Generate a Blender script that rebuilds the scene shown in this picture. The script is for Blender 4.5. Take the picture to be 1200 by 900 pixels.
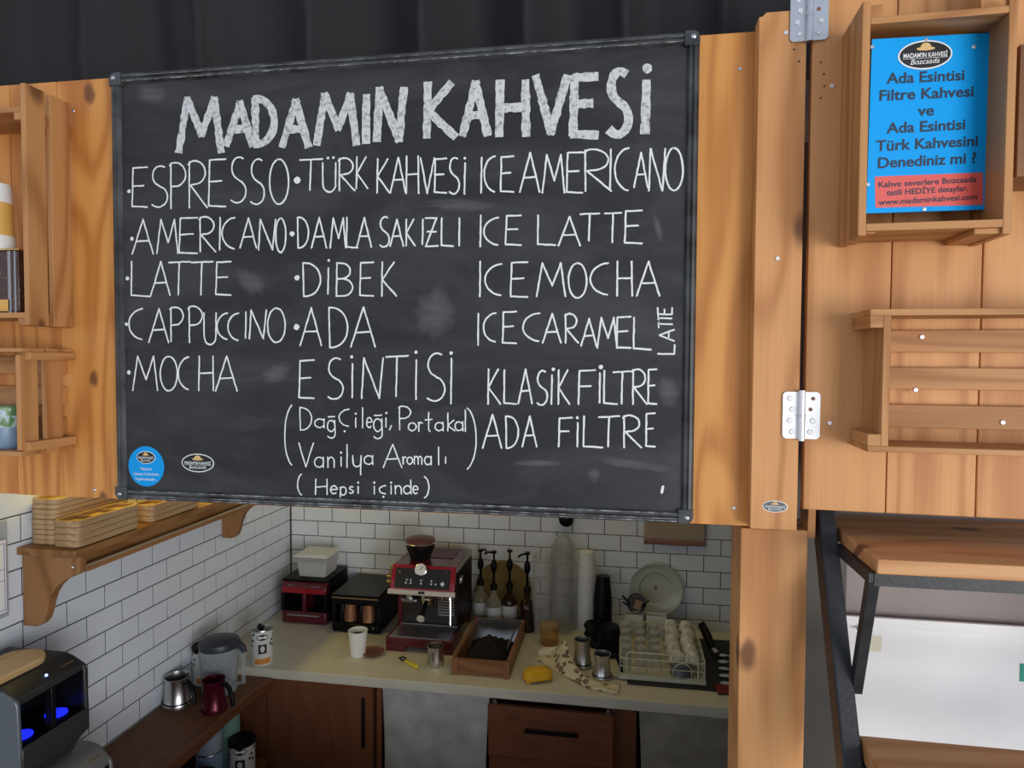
import bpy, bmesh, math, random
from mathutils import Vector, Matrix
random.seed(7)
S = bpy.context.scene
for o in list(bpy.data.objects): bpy.data.objects.remove(o)
COL = S.collection
PI = math.pi
# ------------------------------------------------------------------ camera
CZ = 2.13
FPX, YAW, PITCH, ROLL = 785.03, .1644, -.0352, .0051
_r = Vector((math.cos(YAW), math.sin(YAW), 0))
_f = Vector((-math.sin(YAW)*math.cos(PITCH), math.cos(YAW)*math.cos(PITCH), math.sin(PITCH)))
_u = _r.cross(_f)
R_ = _r*math.cos(ROLL)+_u*math.sin(ROLL); U_ = -_r*math.sin(ROLL)+_u*math.cos(ROLL)
cam = bpy.data.cameras.new('camera'); cam.sensor_width = 36; cam.sensor_fit = 'HORIZONTAL'
cam.lens = FPX/1200*36; cam.clip_start = .02
co = bpy.data.objects.new('camera', cam); COL.objects.link(co)
co.matrix_world = Matrix(((R_.x, U_.x, -_f.x, 0), (R_.y, U_.y, -_f.y, 0), (R_.z, U_.z, -_f.z, CZ), (0, 0, 0, 1)))
S.camera = co
CAM = Vector((0, 0, CZ))
def ray(x, y): return _f + R_*((x-600)/FPX) - U_*((y-450)/FPX)
def PY(x, y, Y): d = ray(x, y); return CAM + d*(Y/d.y)
def PX(x, y, X): d = ray(x, y); return CAM + d*(X/d.x)
def PZ(x, y, Z): d = ray(x, y); return CAM + d*((Z-CZ)/d.z)
# ------------------------------------------------------------------ light
S.view_settings.view_transform = 'Standard'; S.view_settings.look = 'None'
S.view_settings.exposure = 0; S.view_settings.gamma = 1; S.view_settings.use_curve_mapping = False
W = bpy.data.worlds.new('world'); S.world = W; W.use_nodes = True
nt = W.node_tree; nt.nodes.clear()
wo = nt.nodes.new('ShaderNodeOutputWorld'); bg = nt.nodes.new('ShaderNodeBackground')
tc = nt.nodes.new('ShaderNodeTexCoord'); sx = nt.nodes.new('ShaderNodeSeparateXYZ'); cr = nt.nodes.new('ShaderNodeValToRGB'); mr = nt.nodes.new('ShaderNodeMapRange')
nt.links.new(tc.outputs['Generated'], sx.inputs[0]); nt.links.new(sx.outputs['Z'], mr.inputs['Value'])
mr.inputs['From Min'].default_value = -1; mr.inputs['From Max'].default_value = 1
nt.links.new(mr.outputs[0], cr.inputs[0]); nt.links.new(cr.outputs[0], bg.inputs[0]); nt.links.new(bg.outputs[0], wo.inputs[0])
e = cr.color_ramp.elements
e[0].position = 0; e[0].color = (.50, .49, .48, 1); e[1].position = 1; e[1].color = (.30, .34, .42, 1)
n = e.new(.40); n.color = (.78, .81, .86, 1); n = e.new(.52); n.color = (.97, 1.0, 1.08, 1); n = e.new(.66); n.color = (.50, .60, .78, 1)
bg.inputs[1].default_value = .95
def area(name, loc, target, size, size_y, power, color):
    l = bpy.data.lights.new(name, 'AREA'); l.shape = 'RECTANGLE'; l.size = size; l.size_y = size_y; l.energy = power; l.color = color
    o = bpy.data.objects.new(name, l); COL.objects.link(o); o.location = loc
    o.rotation_euler = (Vector(target)-Vector(loc)).to_track_quat('-Z', 'Y').to_euler(); return o
area('street_daylight', (3.0, -2.6, 1.5), (-.2, 1.3, 2.1), 2.6, 2.2, 140, (1, .985, .965))
area('ceiling_light_warm', (-.15, 2.62, 2.5), (-.15, 2.85, .9), 1.0, .12, 2.4, (1, .78, .36))
area('shelf_strip_light', (-1.555, 2.12, 1.93), (-1.555, 2.12, 1.6), .03, 1.0, 2.2, (1, .74, .12))
# ------------------------------------------------------------------ materials
MT = {}
def mat(name, col, rough=.5, metal=0, emit=None, es=1, spec=.5, coat=0, trans=0, ior=1.45, bump=0, bscale=60, var=0, vscale=8):
    if name in MT: return MT[name]
    m = bpy.data.materials.new(name); m.use_nodes = True; b = m.node_tree.nodes['Principled BSDF']; t = m.node_tree
    b.inputs['Base Color'].default_value = (*col, 1); b.inputs['Roughness'].default_value = rough; b.inputs['Metallic'].default_value = metal
    b.inputs['Specular IOR Level'].default_value = spec; b.inputs['Coat Weight'].default_value = coat
    b.inputs['Transmission Weight'].default_value = trans; b.inputs['IOR'].default_value = ior
    if emit: b.inputs['Emission Color'].default_value = (*emit, 1); b.inputs['Emission Strength'].default_value = es
    tcn = t.nodes.new('ShaderNodeTexCoord')
    if bump:
        nz = t.nodes.new('ShaderNodeTexNoise'); nz.inputs['Scale'].default_value = bscale; nz.inputs['Detail'].default_value = 4
        bp = t.nodes.new('ShaderNodeBump'); bp.inputs['Strength'].default_value = bump; bp.inputs['Distance'].default_value = .004
        t.links.new(tcn.outputs['Object'], nz.inputs[0]); t.links.new(nz.outputs[0], bp.inputs['Height']); t.links.new(bp.outputs[0], b.inputs['Normal'])
    if var:
        nz = t.nodes.new('ShaderNodeTexNoise'); nz.inputs['Scale'].default_value = vscale; nz.inputs['Detail'].default_value = 5
        rp = t.nodes.new('ShaderNodeValToRGB'); rp.color_ramp.elements[0].position = .3; rp.color_ramp.elements[1].position = .7
        rp.color_ramp.elements[0].color = (*[c*(1-var) for c in col], 1); rp.color_ramp.elements[1].color = (*[min(1, c*(1+var*.6)) for c in col], 1)
        t.links.new(tcn.outputs['Object'], nz.inputs[0]); t.links.new(nz.outputs[0], rp.inputs[0]); t.links.new(rp.outputs[0], b.inputs['Base Color'])
    MT[name] = m; return m
def wood(name, light, dark, knot=(.13, .05, .02), knots=1, ring=1, rough=.5, streak=.5, bump=.15, coat=0, amp=.58):
    m = bpy.data.materials.new(name); m.use_nodes = True; t = m.node_tree; N = t.nodes; L = t.links; b = N['Principled BSDF']
    at = N.new('ShaderNodeAttribute'); at.attribute_name = 'gco'
    def mp(s, src=None):
        q = N.new('ShaderNodeMapping'); q.inputs['Scale'].default_value = s; L.new((src or at.outputs['Vector']), q.inputs[0]); return q.outputs[0]
    def noise(v, sc, d=4, dist=0):
        q = N.new('ShaderNodeTexNoise'); q.inputs['Scale'].default_value = sc; q.inputs['Detail'].default_value = d; q.inputs['Distortion'].default_value = dist; L.new(v, q.inputs[0]); return q
    def math_(op, a, b_=None, c=None):
        q = N.new('ShaderNodeMath'); q.operation = op
        for i, v in enumerate((a, b_, c)):
            if v is None: continue
            if isinstance(v, (int, float)): q.inputs[i].default_value = v
            else: L.new(v, q.inputs[i])
        return q.outputs[0]
    # growth-ring field : slow noise stretched along the grain, banded
    n1 = noise(mp((5.5, 5.5, .75)), 1, 2, .3).outputs[0]
    rings = math_('SINE', math_('MULTIPLY', n1, 62*ring)); rings = math_('MULTIPLY_ADD', rings, .5, .5); rings = math_('POWER', rings, 2.2)
    fine = noise(mp((330, 330, 5)), 1, 3).outputs[0]
    broad = noise(mp((9, 9, .9)), 1, 3).outputs[0]
    f = math_('MULTIPLY', rings, amp); f = math_('MULTIPLY_ADD', fine, streak, f); f = math_('MULTIPLY_ADD', broad, .55, f); f = math_('SUBTRACT', f, .28)
    rp = N.new('ShaderNodeValToRGB'); L.new(f, rp.inputs[0])
    rp.color_ramp.elements[0].position = .08; rp.color_ramp.elements[0].color = (*light, 1)
    rp.color_ramp.elements[1].position = .95; rp.color_ramp.elements[1].color = (*dark, 1)
    out = rp.outputs[0]
    if knots:
        v = N.new('ShaderNodeTexVoronoi'); v.inputs['Scale'].default_value = 1
        v.inputs['Randomness'].default_value = 1
        nzv = noise(mp((30, 30, 20)), 1, 2)
        mixv = N.new('ShaderNodeMixRGB'); mixv.blend_type = 'ADD'; mixv.inputs[0].default_value = .09
        sxyz = N.new('ShaderNodeSeparateXYZ'); L.new(at.outputs['Vector'], sxyz.inputs[0]); cxyz = N.new('ShaderNodeCombineXYZ')
        L.new(math_('MULTIPLY', math_('ADD', sxyz.outputs[0], sxyz.outputs[1]), 6.3), cxyz.inputs[0]); L.new(math_('MULTIPLY', sxyz.outputs[2], 3.6), cxyz.inputs[1]); v.voronoi_dimensions = '2D'
        L.new(cxyz.outputs[0], mixv.inputs[1]); L.new(nzv.outputs['Color'], mixv.inputs[2]); L.new(mixv.outputs[0], v.inputs['Vector'])
        sep = N.new('ShaderNodeSeparateColor'); L.new(v.outputs['Color'], sep.inputs[0])
        gate = math_('GREATER_THAN', sep.outputs[0], 1-.38*knots)
        rad = math_('MULTIPLY_ADD', sep.outputs[1], .06, .045)
        k = N.new('ShaderNodeMapRange'); k.interpolation_type = 'SMOOTHSTEP'; L.new(v.outputs['Distance'], k.inputs['Value'])
        L.new(math_('MULTIPLY', rad, .55), k.inputs['From Min']); L.new(math_('MULTIPLY', rad, 1.7), k.inputs['From Max']); k.inputs['To Min'].default_value = .85; k.inputs['To Max'].default_value = 0
        kk = math_('MULTIPLY', k.outputs[0], gate)
        mx = N.new('ShaderNodeMixRGB'); L.new(kk, mx.inputs[0]); L.new(out, mx.inputs[1]); mx.inputs[2].default_value = (*knot, 1); out = mx.outputs[0]
    L.new(out, b.inputs['Base Color']); b.inputs['Roughness'].default_value = rough; b.inputs['Coat Weight'].default_value = coat; b.inputs['Specular IOR Level'].default_value = .35
    bp = N.new('ShaderNodeBump'); bp.inputs['Strength'].default_value = bump; bp.inputs['Distance'].default_value = .002; L.new(fine, bp.inputs['Height']); L.new(bp.outputs[0], b.inputs['Normal'])
    MT[name] = m; return m
wood('pine_orange', (.74, .335, .088), (.47, .165, .034))
wood('pine_door', (.73, .365, .140), (.49, .205, .066), ring=.8, knots=.8)
wood('pine_crate', (.50, .265, .115), (.33, .15, .055), knots=.4)
wood('pine_slat', (.56, .275, .100), (.35, .145, .045), knots=.5)
wood('pine_rack', (.66, .345, .145), (.46, .20, .072), knots=.7)
wood('oak_shelf', (.34, .17, .065), (.20, .085, .028), knots=.5)
wood('walnut_bench', (.150, .056, .022), (.065, .024, .010), knots=.7, rough=.55, amp=.35)
wood('walnut_cabinet', (.22, .085, .04), (.13, .046, .02), knots=.4, rough=.45, amp=.25)
wood('tray_wood', (.52, .36, .20), (.36, .22, .11), knots=0)
wood('board_wood', (.62, .44, .22), (.44, .27, .11), knots=0)
wood('basket_straw', (.42, .32, .11), (.26, .18, .05), knots=0)
wood('crate_oak', (.30, .14, .06), (.18, .075, .03), knots=.3)
tile_m = mat('glazed_tile', (.72, .77, .84), .22, spec=.5, bump=.05, bscale=9)
grout_m = mat('dark_grout', (.06, .06, .062), .9)
plaster = mat('white_plaster', (.72, .72, .70), .8)
dark_plaster = mat('grey_plaster', (.25, .25, .25), .9)
floor_m = mat('stone_floor', (.22, .20, .18), .7, var=.3)
ground_m = mat('pavement', (.42, .40, .37), .9, var=.25, vscale=3)
steel = mat('brushed_steel', (.62, .62, .62), .28, 1)
chrome = mat('chrome', (.80, .79, .76), .12, 1)
zinc = mat('zinc_hinge', (.62, .63, .64), .38, 1)
zinc_w = mat('bright_hinge', (.84, .85, .86), .45, .6)
black_metal = mat('black_painted_steel', (.022, .023, .026), .42, 0, bump=.12, bscale=160, var=.35, vscale=25)
black_pl = mat('black_plastic', (.006, .006, .007), .35, spec=.15)
dark_glass = mat('dark_glass', (.008, .008, .010), .08)
grey_pl = mat('grey_plastic', (.11, .115, .13), .45)
silver_pl = mat('silver_plastic', (.30, .31, .33), .35, .5)
red_gl = mat('red_gloss', (.34, .012, .022), .22, .2, coat=.6)
red_dk = mat('maroon_gloss', (.105, .010, .018), .28, .2, coat=.4)
white_pl = mat('white_plastic', (.74, .74, .70), .4)
paper_w = mat('white_paper', (.82, .82, .80), .7)
cream = mat('cream_plastic', (.70, .68, .52), .45)
porc = mat('white_porcelain', (.72, .72, .66), .2)
plate_m = mat('plate_glaze', (.52, .55, .49), .15)
counter_m = mat('stone_worktop', (.66, .63, .52), .35, var=.06, vscale=12)
copper = mat('copper', (.60, .31, .18), .32, .8)
yellow_pl = mat('yellow_plastic', (.78, .43, .015), .45)
lemon = mat('lemon_yellow', (.75, .60, .04), .4)
brown_pl = mat('brown_lid', (.22, .09, .045), .5)
coffee = mat('coffee_grounds', (.010, .006, .004), .95, bump=1, bscale=160)
linen = mat('grey_white_linen', (.50, .50, .47), .95, bump=.4, bscale=40, var=.22, vscale=14)
linen2 = mat('beige_linen', (.34, .32, .26), .95, bump=.4, bscale=40, var=.2, vscale=14)
curtain_m = mat('black_cloth', (.023, .020, .022), .8, bump=.15, bscale=240)
white_sheet = mat('white_sheet', (.87, .87, .87), .38, var=.05, vscale=6)
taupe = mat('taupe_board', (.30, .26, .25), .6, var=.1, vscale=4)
olive = mat('smoky_panel', (.062, .058, .048), .35, var=.25, vscale=3)
blue_print = mat('blue_print', (.001, .34, .82), .5, spec=.25)
blue_stick = mat('blue_sticker', (.003, .33, .80), .5, spec=.25)
red_print = mat('red_print', (.72, .11, .09), .4)
ink = mat('dark_ink', (.02, .035, .06), .5)
ink_w = mat('white_ink', (.85, .85, .83), .5)
ink_k = mat('black_ink', (.012, .012, .012), .45)
hat_m = mat('hat_tan', (.72, .47, .20), .6)
orange_l = mat('orange_label', (.62, .24, .05), .5)
tin_w = mat('tin_white', (.62, .63, .60), .35)
blue_tin = mat('blue_tin', (.20, .30, .42), .35)
green_tin = mat('green_tin', (.20, .34, .30), .35)
blue_led = mat('blue_led', (.01, .01, .05), .4, emit=(.01, .02, 1), es=1.5)
blue_led2 = mat('blue_led_point', (.05, .05, .2), .4, emit=(.15, .3, 1), es=9)
red_cloth = mat('red_silicone', (.16, .010, .012), .6)
gold = mat('gold_trim', (.72, .46, .14), .3, 1)
def glassy(name, tint, a=.25, rough=.08, k=.6):
    m = bpy.data.materials.new(name); m.use_nodes = True; t = m.node_tree; t.nodes.clear()
    o = t.nodes.new('ShaderNodeOutputMaterial'); mx = t.nodes.new('ShaderNodeMixShader'); tr = t.nodes.new('ShaderNodeBsdfTransparent'); p = t.nodes.new('ShaderNodeBsdfPrincipled')
    tr.inputs[0].default_value = (*tint, 1); p.inputs['Base Color'].default_value = (*[.6*c for c in tint], 1); p.inputs['Roughness'].default_value = rough
    lw = t.nodes.new('ShaderNodeLayerWeight'); lw.inputs[0].default_value = .35; ma = t.nodes.new('ShaderNodeMath'); ma.operation = 'MULTIPLY_ADD'; ma.inputs[1].default_value = k; ma.inputs[2].default_value = a
    t.links.new(lw.outputs['Facing'], ma.inputs[0]); t.links.new(ma.outputs[0], mx.inputs[0]); t.links.new(tr.outputs[0], mx.inputs[1]); t.links.new(p.outputs[0], mx.inputs[2]); t.links.new(mx.outputs[0], o.inputs[0])
    MT[name] = m; return m
glass = glassy('clear_glass', (.97, .98, .97), .10, .06, .75)
clear_pl = glassy('clear_plastic', (.97, .97, .97), .15, .12, .6)
frost = glassy('frosted_plastic', (.86, .90, .93), .20, .3)
bag_pl = glassy('thin_bag_plastic', (.93, .93, .92), .16, .3)
amber = glassy('amber_glass', (.92, .74, .42), .12, .08, .4)
pane_m = glassy('smoked_pane', (.55, .56, .52), .15, .05)
# blackboard paint: dusty chalk smears
def board_mat():
    m = bpy.data.materials.new('blackboard_paint'); m.use_nodes = True; t = m.node_tree; b = t.nodes['Principled BSDF']
    c = t.nodes.new('ShaderNodeTexCoord'); mp = t.nodes.new('ShaderNodeMapping'); mp.inputs['Scale'].default_value = (1.2, 1, 3.2)
    n1 = t.nodes.new('ShaderNodeTexNoise'); n1.inputs['Scale'].default_value = 2.2; n1.inputs['Detail'].default_value = 7; n1.inputs['Roughness'].default_value = .62; n1.inputs['Distortion'].default_value = 1.2
    t.links.new(c.outputs['Object'], mp.inputs[0]); t.links.new(mp.outputs[0], n1.inputs[0])
    r = t.nodes.new('ShaderNodeValToRGB'); r.color_ramp.elements[0].position = .42; r.color_ramp.elements[0].color = (.019, .019, .021, 1)
    r.color_ramp.elements[1].position = .82; r.color_ramp.elements[1].color = (.062, .062, .066, 1)
    t.links.new(n1.outputs[0], r.inputs[0]); t.links.new(r.outputs[0], b.inputs['Base Color']); b.inputs['Roughness'].default_value = .55; b.inputs['Specular IOR Level'].default_value = .38
    MT['blackboard_paint'] = m
board_mat()
def chalk(name, lo, hi, sc, hole):
    m = bpy.data.materials.new(name); m.use_nodes = True; t = m.node_tree; b = t.nodes['Principled BSDF']
    c = t.nodes.new('ShaderNodeTexCoord'); n1 = t.nodes.new('ShaderNodeTexNoise'); n1.inputs['Scale'].default_value = sc; n1.inputs['Detail'].default_value = 5; n1.inputs['Roughness'].default_value = .7
    t.links.new(c.outputs['Object'], n1.inputs[0]); r = t.nodes.new('ShaderNodeValToRGB'); r.color_ramp.elements[0].position = hole; r.color_ramp.elements[0].color = (*lo, 1); r.color_ramp.elements[1].position = hole+.22; r.color_ramp.elements[1].color = (*hi, 1)
    t.links.new(n1.outputs[0], r.inputs[0]); t.links.new(r.outputs[0], b.inputs['Base Color']); b.inputs['Roughness'].default_value = .95; b.inputs['Specular IOR Level'].default_value = .1
    MT[name] = m; return m
chalk_fat = chalk('chalk_broad', (.17, .17, .17), (.66, .66, .65), 120, .30)
chalk_thin = chalk('chalk_line', (.45, .45, .45), (.84, .84, .83), 420, .25)
def smear_mat():
    m = bpy.data.materials.new('chalk_smear'); m.use_nodes = True; t = m.node_tree; b = t.nodes['Principled BSDF']; o = t.nodes['Material Output']
    b.inputs['Base Color'].default_value = (.42, .42, .43, 1); b.inputs['Roughness'].default_value = .95
    a = t.nodes.new('ShaderNodeAttribute'); a.attribute_name = 'gco'; sp = t.nodes.new('ShaderNodeSeparateXYZ'); t.links.new(a.outputs['Vector'], sp.inputs[0])
    c = t.nodes.new('ShaderNodeTexCoord'); mp = t.nodes.new('ShaderNodeMapping'); mp.inputs['Scale'].default_value = (12, 1, 60); mp.inputs['Rotation'].default_value = (0, .5, 0); n = t.nodes.new('ShaderNodeTexNoise'); n.inputs['Scale'].default_value = 1; n.inputs['Detail'].default_value = 6; n.inputs['Distortion'].default_value = .8
    t.links.new(c.outputs['Object'], mp.inputs[0]); t.links.new(mp.outputs[0], n.inputs[0])
    k = t.nodes.new('ShaderNodeMath'); k.operation = 'MULTIPLY'; t.links.new(sp.outputs[0], k.inputs[0]); t.links.new(n.outputs[0], k.inputs[1])
    k2 = t.nodes.new('ShaderNodeMath'); k2.operation = 'MULTIPLY'; k2.inputs[1].default_value = .30; t.links.new(k.outputs[0], k2.inputs[0])
    tr = t.nodes.new('ShaderNodeBsdfTransparent'); mx = t.nodes.new('ShaderNodeMixShader'); t.links.new(k2.outputs[0], mx.inputs[0]); t.links.new(tr.outputs[0], mx.inputs[1]); t.links.new(b.outputs[0], mx.inputs[2]); t.links.new(mx.outputs[0], o.inputs[0])
    return m
chalk_smear = smear_mat()
frame_m = mat('blackboard_frame', (.055, .057, .058), .42, var=.7, vscale=22)
def floral():
    m = bpy.data.materials.new('floral_cotton'); m.use_nodes = True; t = m.node_tree; b = t.nodes['Principled BSDF']
    c = t.nodes.new('ShaderNodeTexCoord'); nz = t.nodes.new('ShaderNodeTexNoise'); nz.inputs['Scale'].default_value = 60
    mx = t.nodes.new('ShaderNodeMixRGB'); mx.blend_type = 'ADD'; mx.inputs[0].default_value = .02; v = t.nodes.new('ShaderNodeTexVoronoi'); v.inputs['Scale'].default_value = 30
    t.links.new(c.outputs['Object'], nz.inputs[0]); t.links.new(c.outputs['Object'], mx.inputs[1]); t.links.new(nz.outputs['Color'], mx.inputs[2]); t.links.new(mx.outputs[0], v.inputs['Vector'])
    r = t.nodes.new('ShaderNodeValToRGB'); E = r.color_ramp.elements; E[0].position = .0; E[0].color = (.20, .10, .10, 1); E[1].position = .50; E[1].color = (.68, .62, .44, 1)
    q = E.new(.13); q.color = (.42, .26, .22, 1); q = E.new(.24); q.color = (.13, .07, .06, 1); q = E.new(.31); q.color = (.15, .09, .07, 1); q = E.new(.37); q.color = (.66, .60, .42, 1)
    t.links.new(v.outputs['Distance'], r.inputs[0]); t.links.new(r.outputs[0], b.inputs['Base Color']); b.inputs['Roughness'].default_value = .9; MT['floral_cotton'] = m
floral()
def flowered_tin():
    m = bpy.data.materials.new('flowered_tin'); m.use_nodes = True; t = m.node_tree; b = t.nodes['Principled BSDF']
    c = t.nodes.new('ShaderNodeTexCoord'); v = t.nodes.new('ShaderNodeTexVoronoi'); v.inputs['Scale'].default_value = 70
    r = t.nodes.new('ShaderNodeValToRGB'); E = r.color_ramp.elements; E[0].color = (.55, .62, .62, 1); E[1].color = (.10, .24, .10, 1); E[1].position = .9
    q = E.new(.4); q.color = (.42, .55, .62, 1); q = E.new(.65); q.color = (.35, .42, .18, 1)
    sp = t.nodes.new('ShaderNodeSeparateColor'); t.links.new(c.outputs['Object'], v.inputs['Vector']); t.links.new(v.outputs['Color'], sp.inputs[0]); t.links.new(sp.outputs[0], r.inputs[0]); t.links.new(r.outputs[0], b.inputs['Base Color']); b.inputs['Roughness'].default_value = .35
    MT['flowered_tin'] = m
flowered_tin()
def speck_tin():
    m = bpy.data.materials.new('coffee_print'); m.use_nodes = True; t = m.node_tree; b = t.nodes['Principled BSDF']
    c = t.nodes.new('ShaderNodeTexCoord'); v = t.nodes.new('ShaderNodeTexVoronoi'); v.inputs['Scale'].default_value = 130
    r = t.nodes.new('ShaderNodeValToRGB'); E = r.color_ramp.elements; E[0].color = (.30, .12, .06, 1); E[0].position = .05; E[1].color = (.05, .018, .012, 1); E[1].position = .3
    t.links.new(c.outputs['Object'], v.inputs['Vector']); t.links.new(v.outputs['Distance'], r.inputs[0]); t.links.new(r.outputs[0], b.inputs['Base Color']); b.inputs['Roughness'].default_value = .3
    MT['coffee_print'] = m
speck_tin()
# ------------------------------------------------------------------ mesh builder
class MB:
    def __init__(s): s.v = []; s.f = []; s.g = []
    def add(s, vs, fs, gs=None):
        b = len(s.v); s.v += [Vector(v) for v in vs]; s.f += [tuple(b+i for i in f) for f in fs]
        if gs is None: gs = vs
        s.g += [Vector(q) for q in gs]; return s
    def box(s, x0, x1, y0, y1, z0, z1, grain=2, M=None, off=None):
        p = [Vector((x, y, z)) for x in (x0, x1) for y in (y0, y1) for z in (z0, z1)]
        if off is None: off = Vector((random.uniform(0, 40), random.uniform(0, 40), random.uniform(0, 40)))
        o = [i for i in range(3) if i != grain]
        g = [Vector((q[o[0]], q[o[1]], q[grain]))+off for q in p]
        if M: p = [M @ q for q in p]
        return s.add(p, [(0, 1, 3, 2), (4, 6, 7, 5), (0, 4, 5, 1), (2, 3, 7, 6), (0, 2, 6, 4), (1, 5, 7, 3)], g)
    def prism(s, pts, axis, a, b, grain=2, M=None):      # pts: 2-D outline in the two other axes, in order
        o = [i for i in range(3) if i != axis]; n = len(pts); vs = []
        for w in (a, b):
            for p in pts:
                q = [0, 0, 0]; q[o[0]] = p[0]; q[o[1]] = p[1]; q[axis] = w; vs.append(Vector(q))
        off = Vector((random.uniform(0, 40), random.uniform(0, 40), random.uniform(0, 40)))
        oo = [i for i in range(3) if i != grain]; g = [Vector((q[oo[0]], q[oo[1]], q[grain]))+off for q in vs]
        fs = [tuple(range(n))[::-1], tuple(range(n, 2*n))]+[(i, (i+1) % n, n+(i+1) % n, n+i) for i in range(n)]
        if M: vs = [M @ q for q in vs]
        return s.add(vs, fs, g)
    def lathe(s, prof, c=(0, 0, 0), n=24, M=None, a0=0, a1=2*PI, sx=1, sy=1):   # prof: (r, z)
        vs = []; fs = []; full = abs(a1-a0-2*PI) < 1e-6; k = n if full else n+1; c = Vector(c)
        for r, z in prof:
            for i in range(k):
                a = a0+(a1-a0)*i/n; vs.append(Vector((r*math.cos(a)*sx, r*math.sin(a)*sy, z)))
        for j in range(len(prof)-1):
            for i in range(n):
                i2 = (i+1) % k; fs.append((j*k+i, j*k+i2, (j+1)*k+i2, (j+1)*k+i))
        if full:
            if prof[0][0] > 1e-6: fs.append(tuple(range(k))[::-1])
            if prof[-1][0] > 1e-6: fs.append(tuple((len(prof)-1)*k+i for i in range(k)))
        if M: vs = [M @ v for v in vs]
        return s.add([v+c for v in vs], fs)
    def open_lathe(s, prof, c=(0, 0, 0), n=24, M=None):   # thin shell with no end caps
        vs = []; fs = []; c = Vector(c)
        for r, z in prof:
            for i in range(n): a = 2*PI*i/n; vs.append(Vector((r*math.cos(a), r*math.sin(a), z)))
        for j in range(len(prof)-1):
            for i in range(n): fs.append((j*n+i, j*n+(i+1) % n, (j+1)*n+(i+1) % n, (j+1)*n+i))
        if M: vs = [M @ v for v in vs]
        return s.add([v+c for v in vs], fs)
    def cyl(s, p0, p1, r0, r1=None, n=16):
        p0 = Vector(p0); p1 = Vector(p1); d = p1-p0; r1 = r0 if r1 is None else r1
        M = d.to_track_quat('Z', 'Y').to_matrix()
        return s.lathe([(r0, 0), (r1, d.length)], p0, n, M)
    def tube(s, path, r, n=8, closed=False):
        P = [Vector(p) for p in path]; k = len(P); vs = []; fs = []; rr = r if isinstance(r, (list, tuple)) else [r]*k
        up = None
        for i in range(k):
            a = P[(i-1) % k] if (closed or i) else P[0]; b = P[(i+1) % k] if (closed or i < k-1) else P[-1]
            t = (b-a).normalized()
            if up is None: up = t.orthogonal().normalized()
            up = (up-t*up.dot(t)).normalized(); w = t.cross(up)
            for j in range(n): q = 2*PI*j/n; vs.append(P[i]+(up*math.cos(q)+w*math.sin(q))*rr[i])
        for i in range(k if closed else k-1):
            for j in range(n): a = i*n; b = ((i+1) % k)*n; fs.append((a+j, a+(j+1) % n, b+(j+1) % n, b+j))
        if not closed: fs += [tuple(range(n))[::-1], tuple((k-1)*n+j for j in range(n))]
        return s.add(vs, fs)
    def grid(s, fn, nu, nv, thick=None):
        vs = [Vector(fn(i/nu, j/nv)) for i in range(nu+1) for j in range(nv+1)]
        return s.add(vs, [(i*(nv+1)+j, (i+1)*(nv+1)+j, (i+1)*(nv+1)+j+1, i*(nv+1)+j+1) for i in range(nu) for j in range(nv)])
    def build(s, name, m, parent=None, bevel=0, smooth=35, world=True, solid=0, seg=2, sub=0):
        me = bpy.data.meshes.new(name); vs = s.v
        if parent is not None and world:
            I = wm(parent).inverted(); vs = [I @ v for v in vs]
        me.from_pydata(vs, [], s.f); me.update()
        a = me.attributes.new('gco', 'FLOAT_VECTOR', 'POINT'); a.data.foreach_set('vector', [c for g in s.g for c in g])
        bm = bmesh.new(); bm.from_mesh(me); bmesh.ops.recalc_face_normals(bm, faces=bm.faces); bm.to_mesh(me); bm.free()
        if smooth:
            for p in me.polygons: p.use_smooth = True
            me.set_sharp_from_angle(angle=math.radians(smooth))
        me.materials.append(MT[m] if isinstance(m, str) else m)
        o = bpy.data.objects.new(name, me); COL.objects.link(o)
        if parent is not None: o.parent = parent
        if bevel:
            b = o.modifiers.new('bevel', 'BEVEL'); b.width = bevel; b.segments = seg; b.limit_method = 'ANGLE'; b.angle_limit = math.radians(40)
        if solid:
            q = o.modifiers.new('solid', 'SOLIDIFY'); q.thickness = solid; q.offset = 0
        if sub:
            q = o.modifiers.new('sub', 'SUBSURF'); q.levels = sub; q.render_levels = sub
        return o
def wm(o):
    M = Matrix.Identity(4)
    while o is not None: M = o.matrix_basis @ M; o = o.parent
    return M
def tag(o, label=None, cat=None, group=None, kind=None):
    if label: o['label'] = label
    if cat: o['category'] = cat
    if group: o['group'] = group
    if kind: o['kind'] = kind
    return o
def thing(name, label, cat, loc, rotz=0, group=None):
    o = bpy.data.objects.new(name, None); COL.objects.link(o); o.location = loc; o.rotation_euler = (0, 0, rotz); o.empty_display_size = .05
    o.matrix_basis = Matrix.Translation(Vector(loc)) @ Matrix.Rotation(rotz, 4, 'Z')
    return tag(o, label, cat, group)
def dup(root, loc, rotz=0, label=None, M=None):
    r = root.copy(); COL.objects.link(r)
    r.matrix_basis = (Matrix.Translation(Vector(loc)) @ Matrix.Rotation(rotz, 4, 'Z')) if M is None else M
    if label: r['label'] = label
    for ch in list(root.children):
        c = ch.copy(); COL.objects.link(c); c.parent = r
        for g in list(ch.children):
            d = g.copy(); COL.objects.link(d); d.parent = c
    return r
def rot(ax, deg): return Matrix.Rotation(math.radians(deg), 3, ax)
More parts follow.
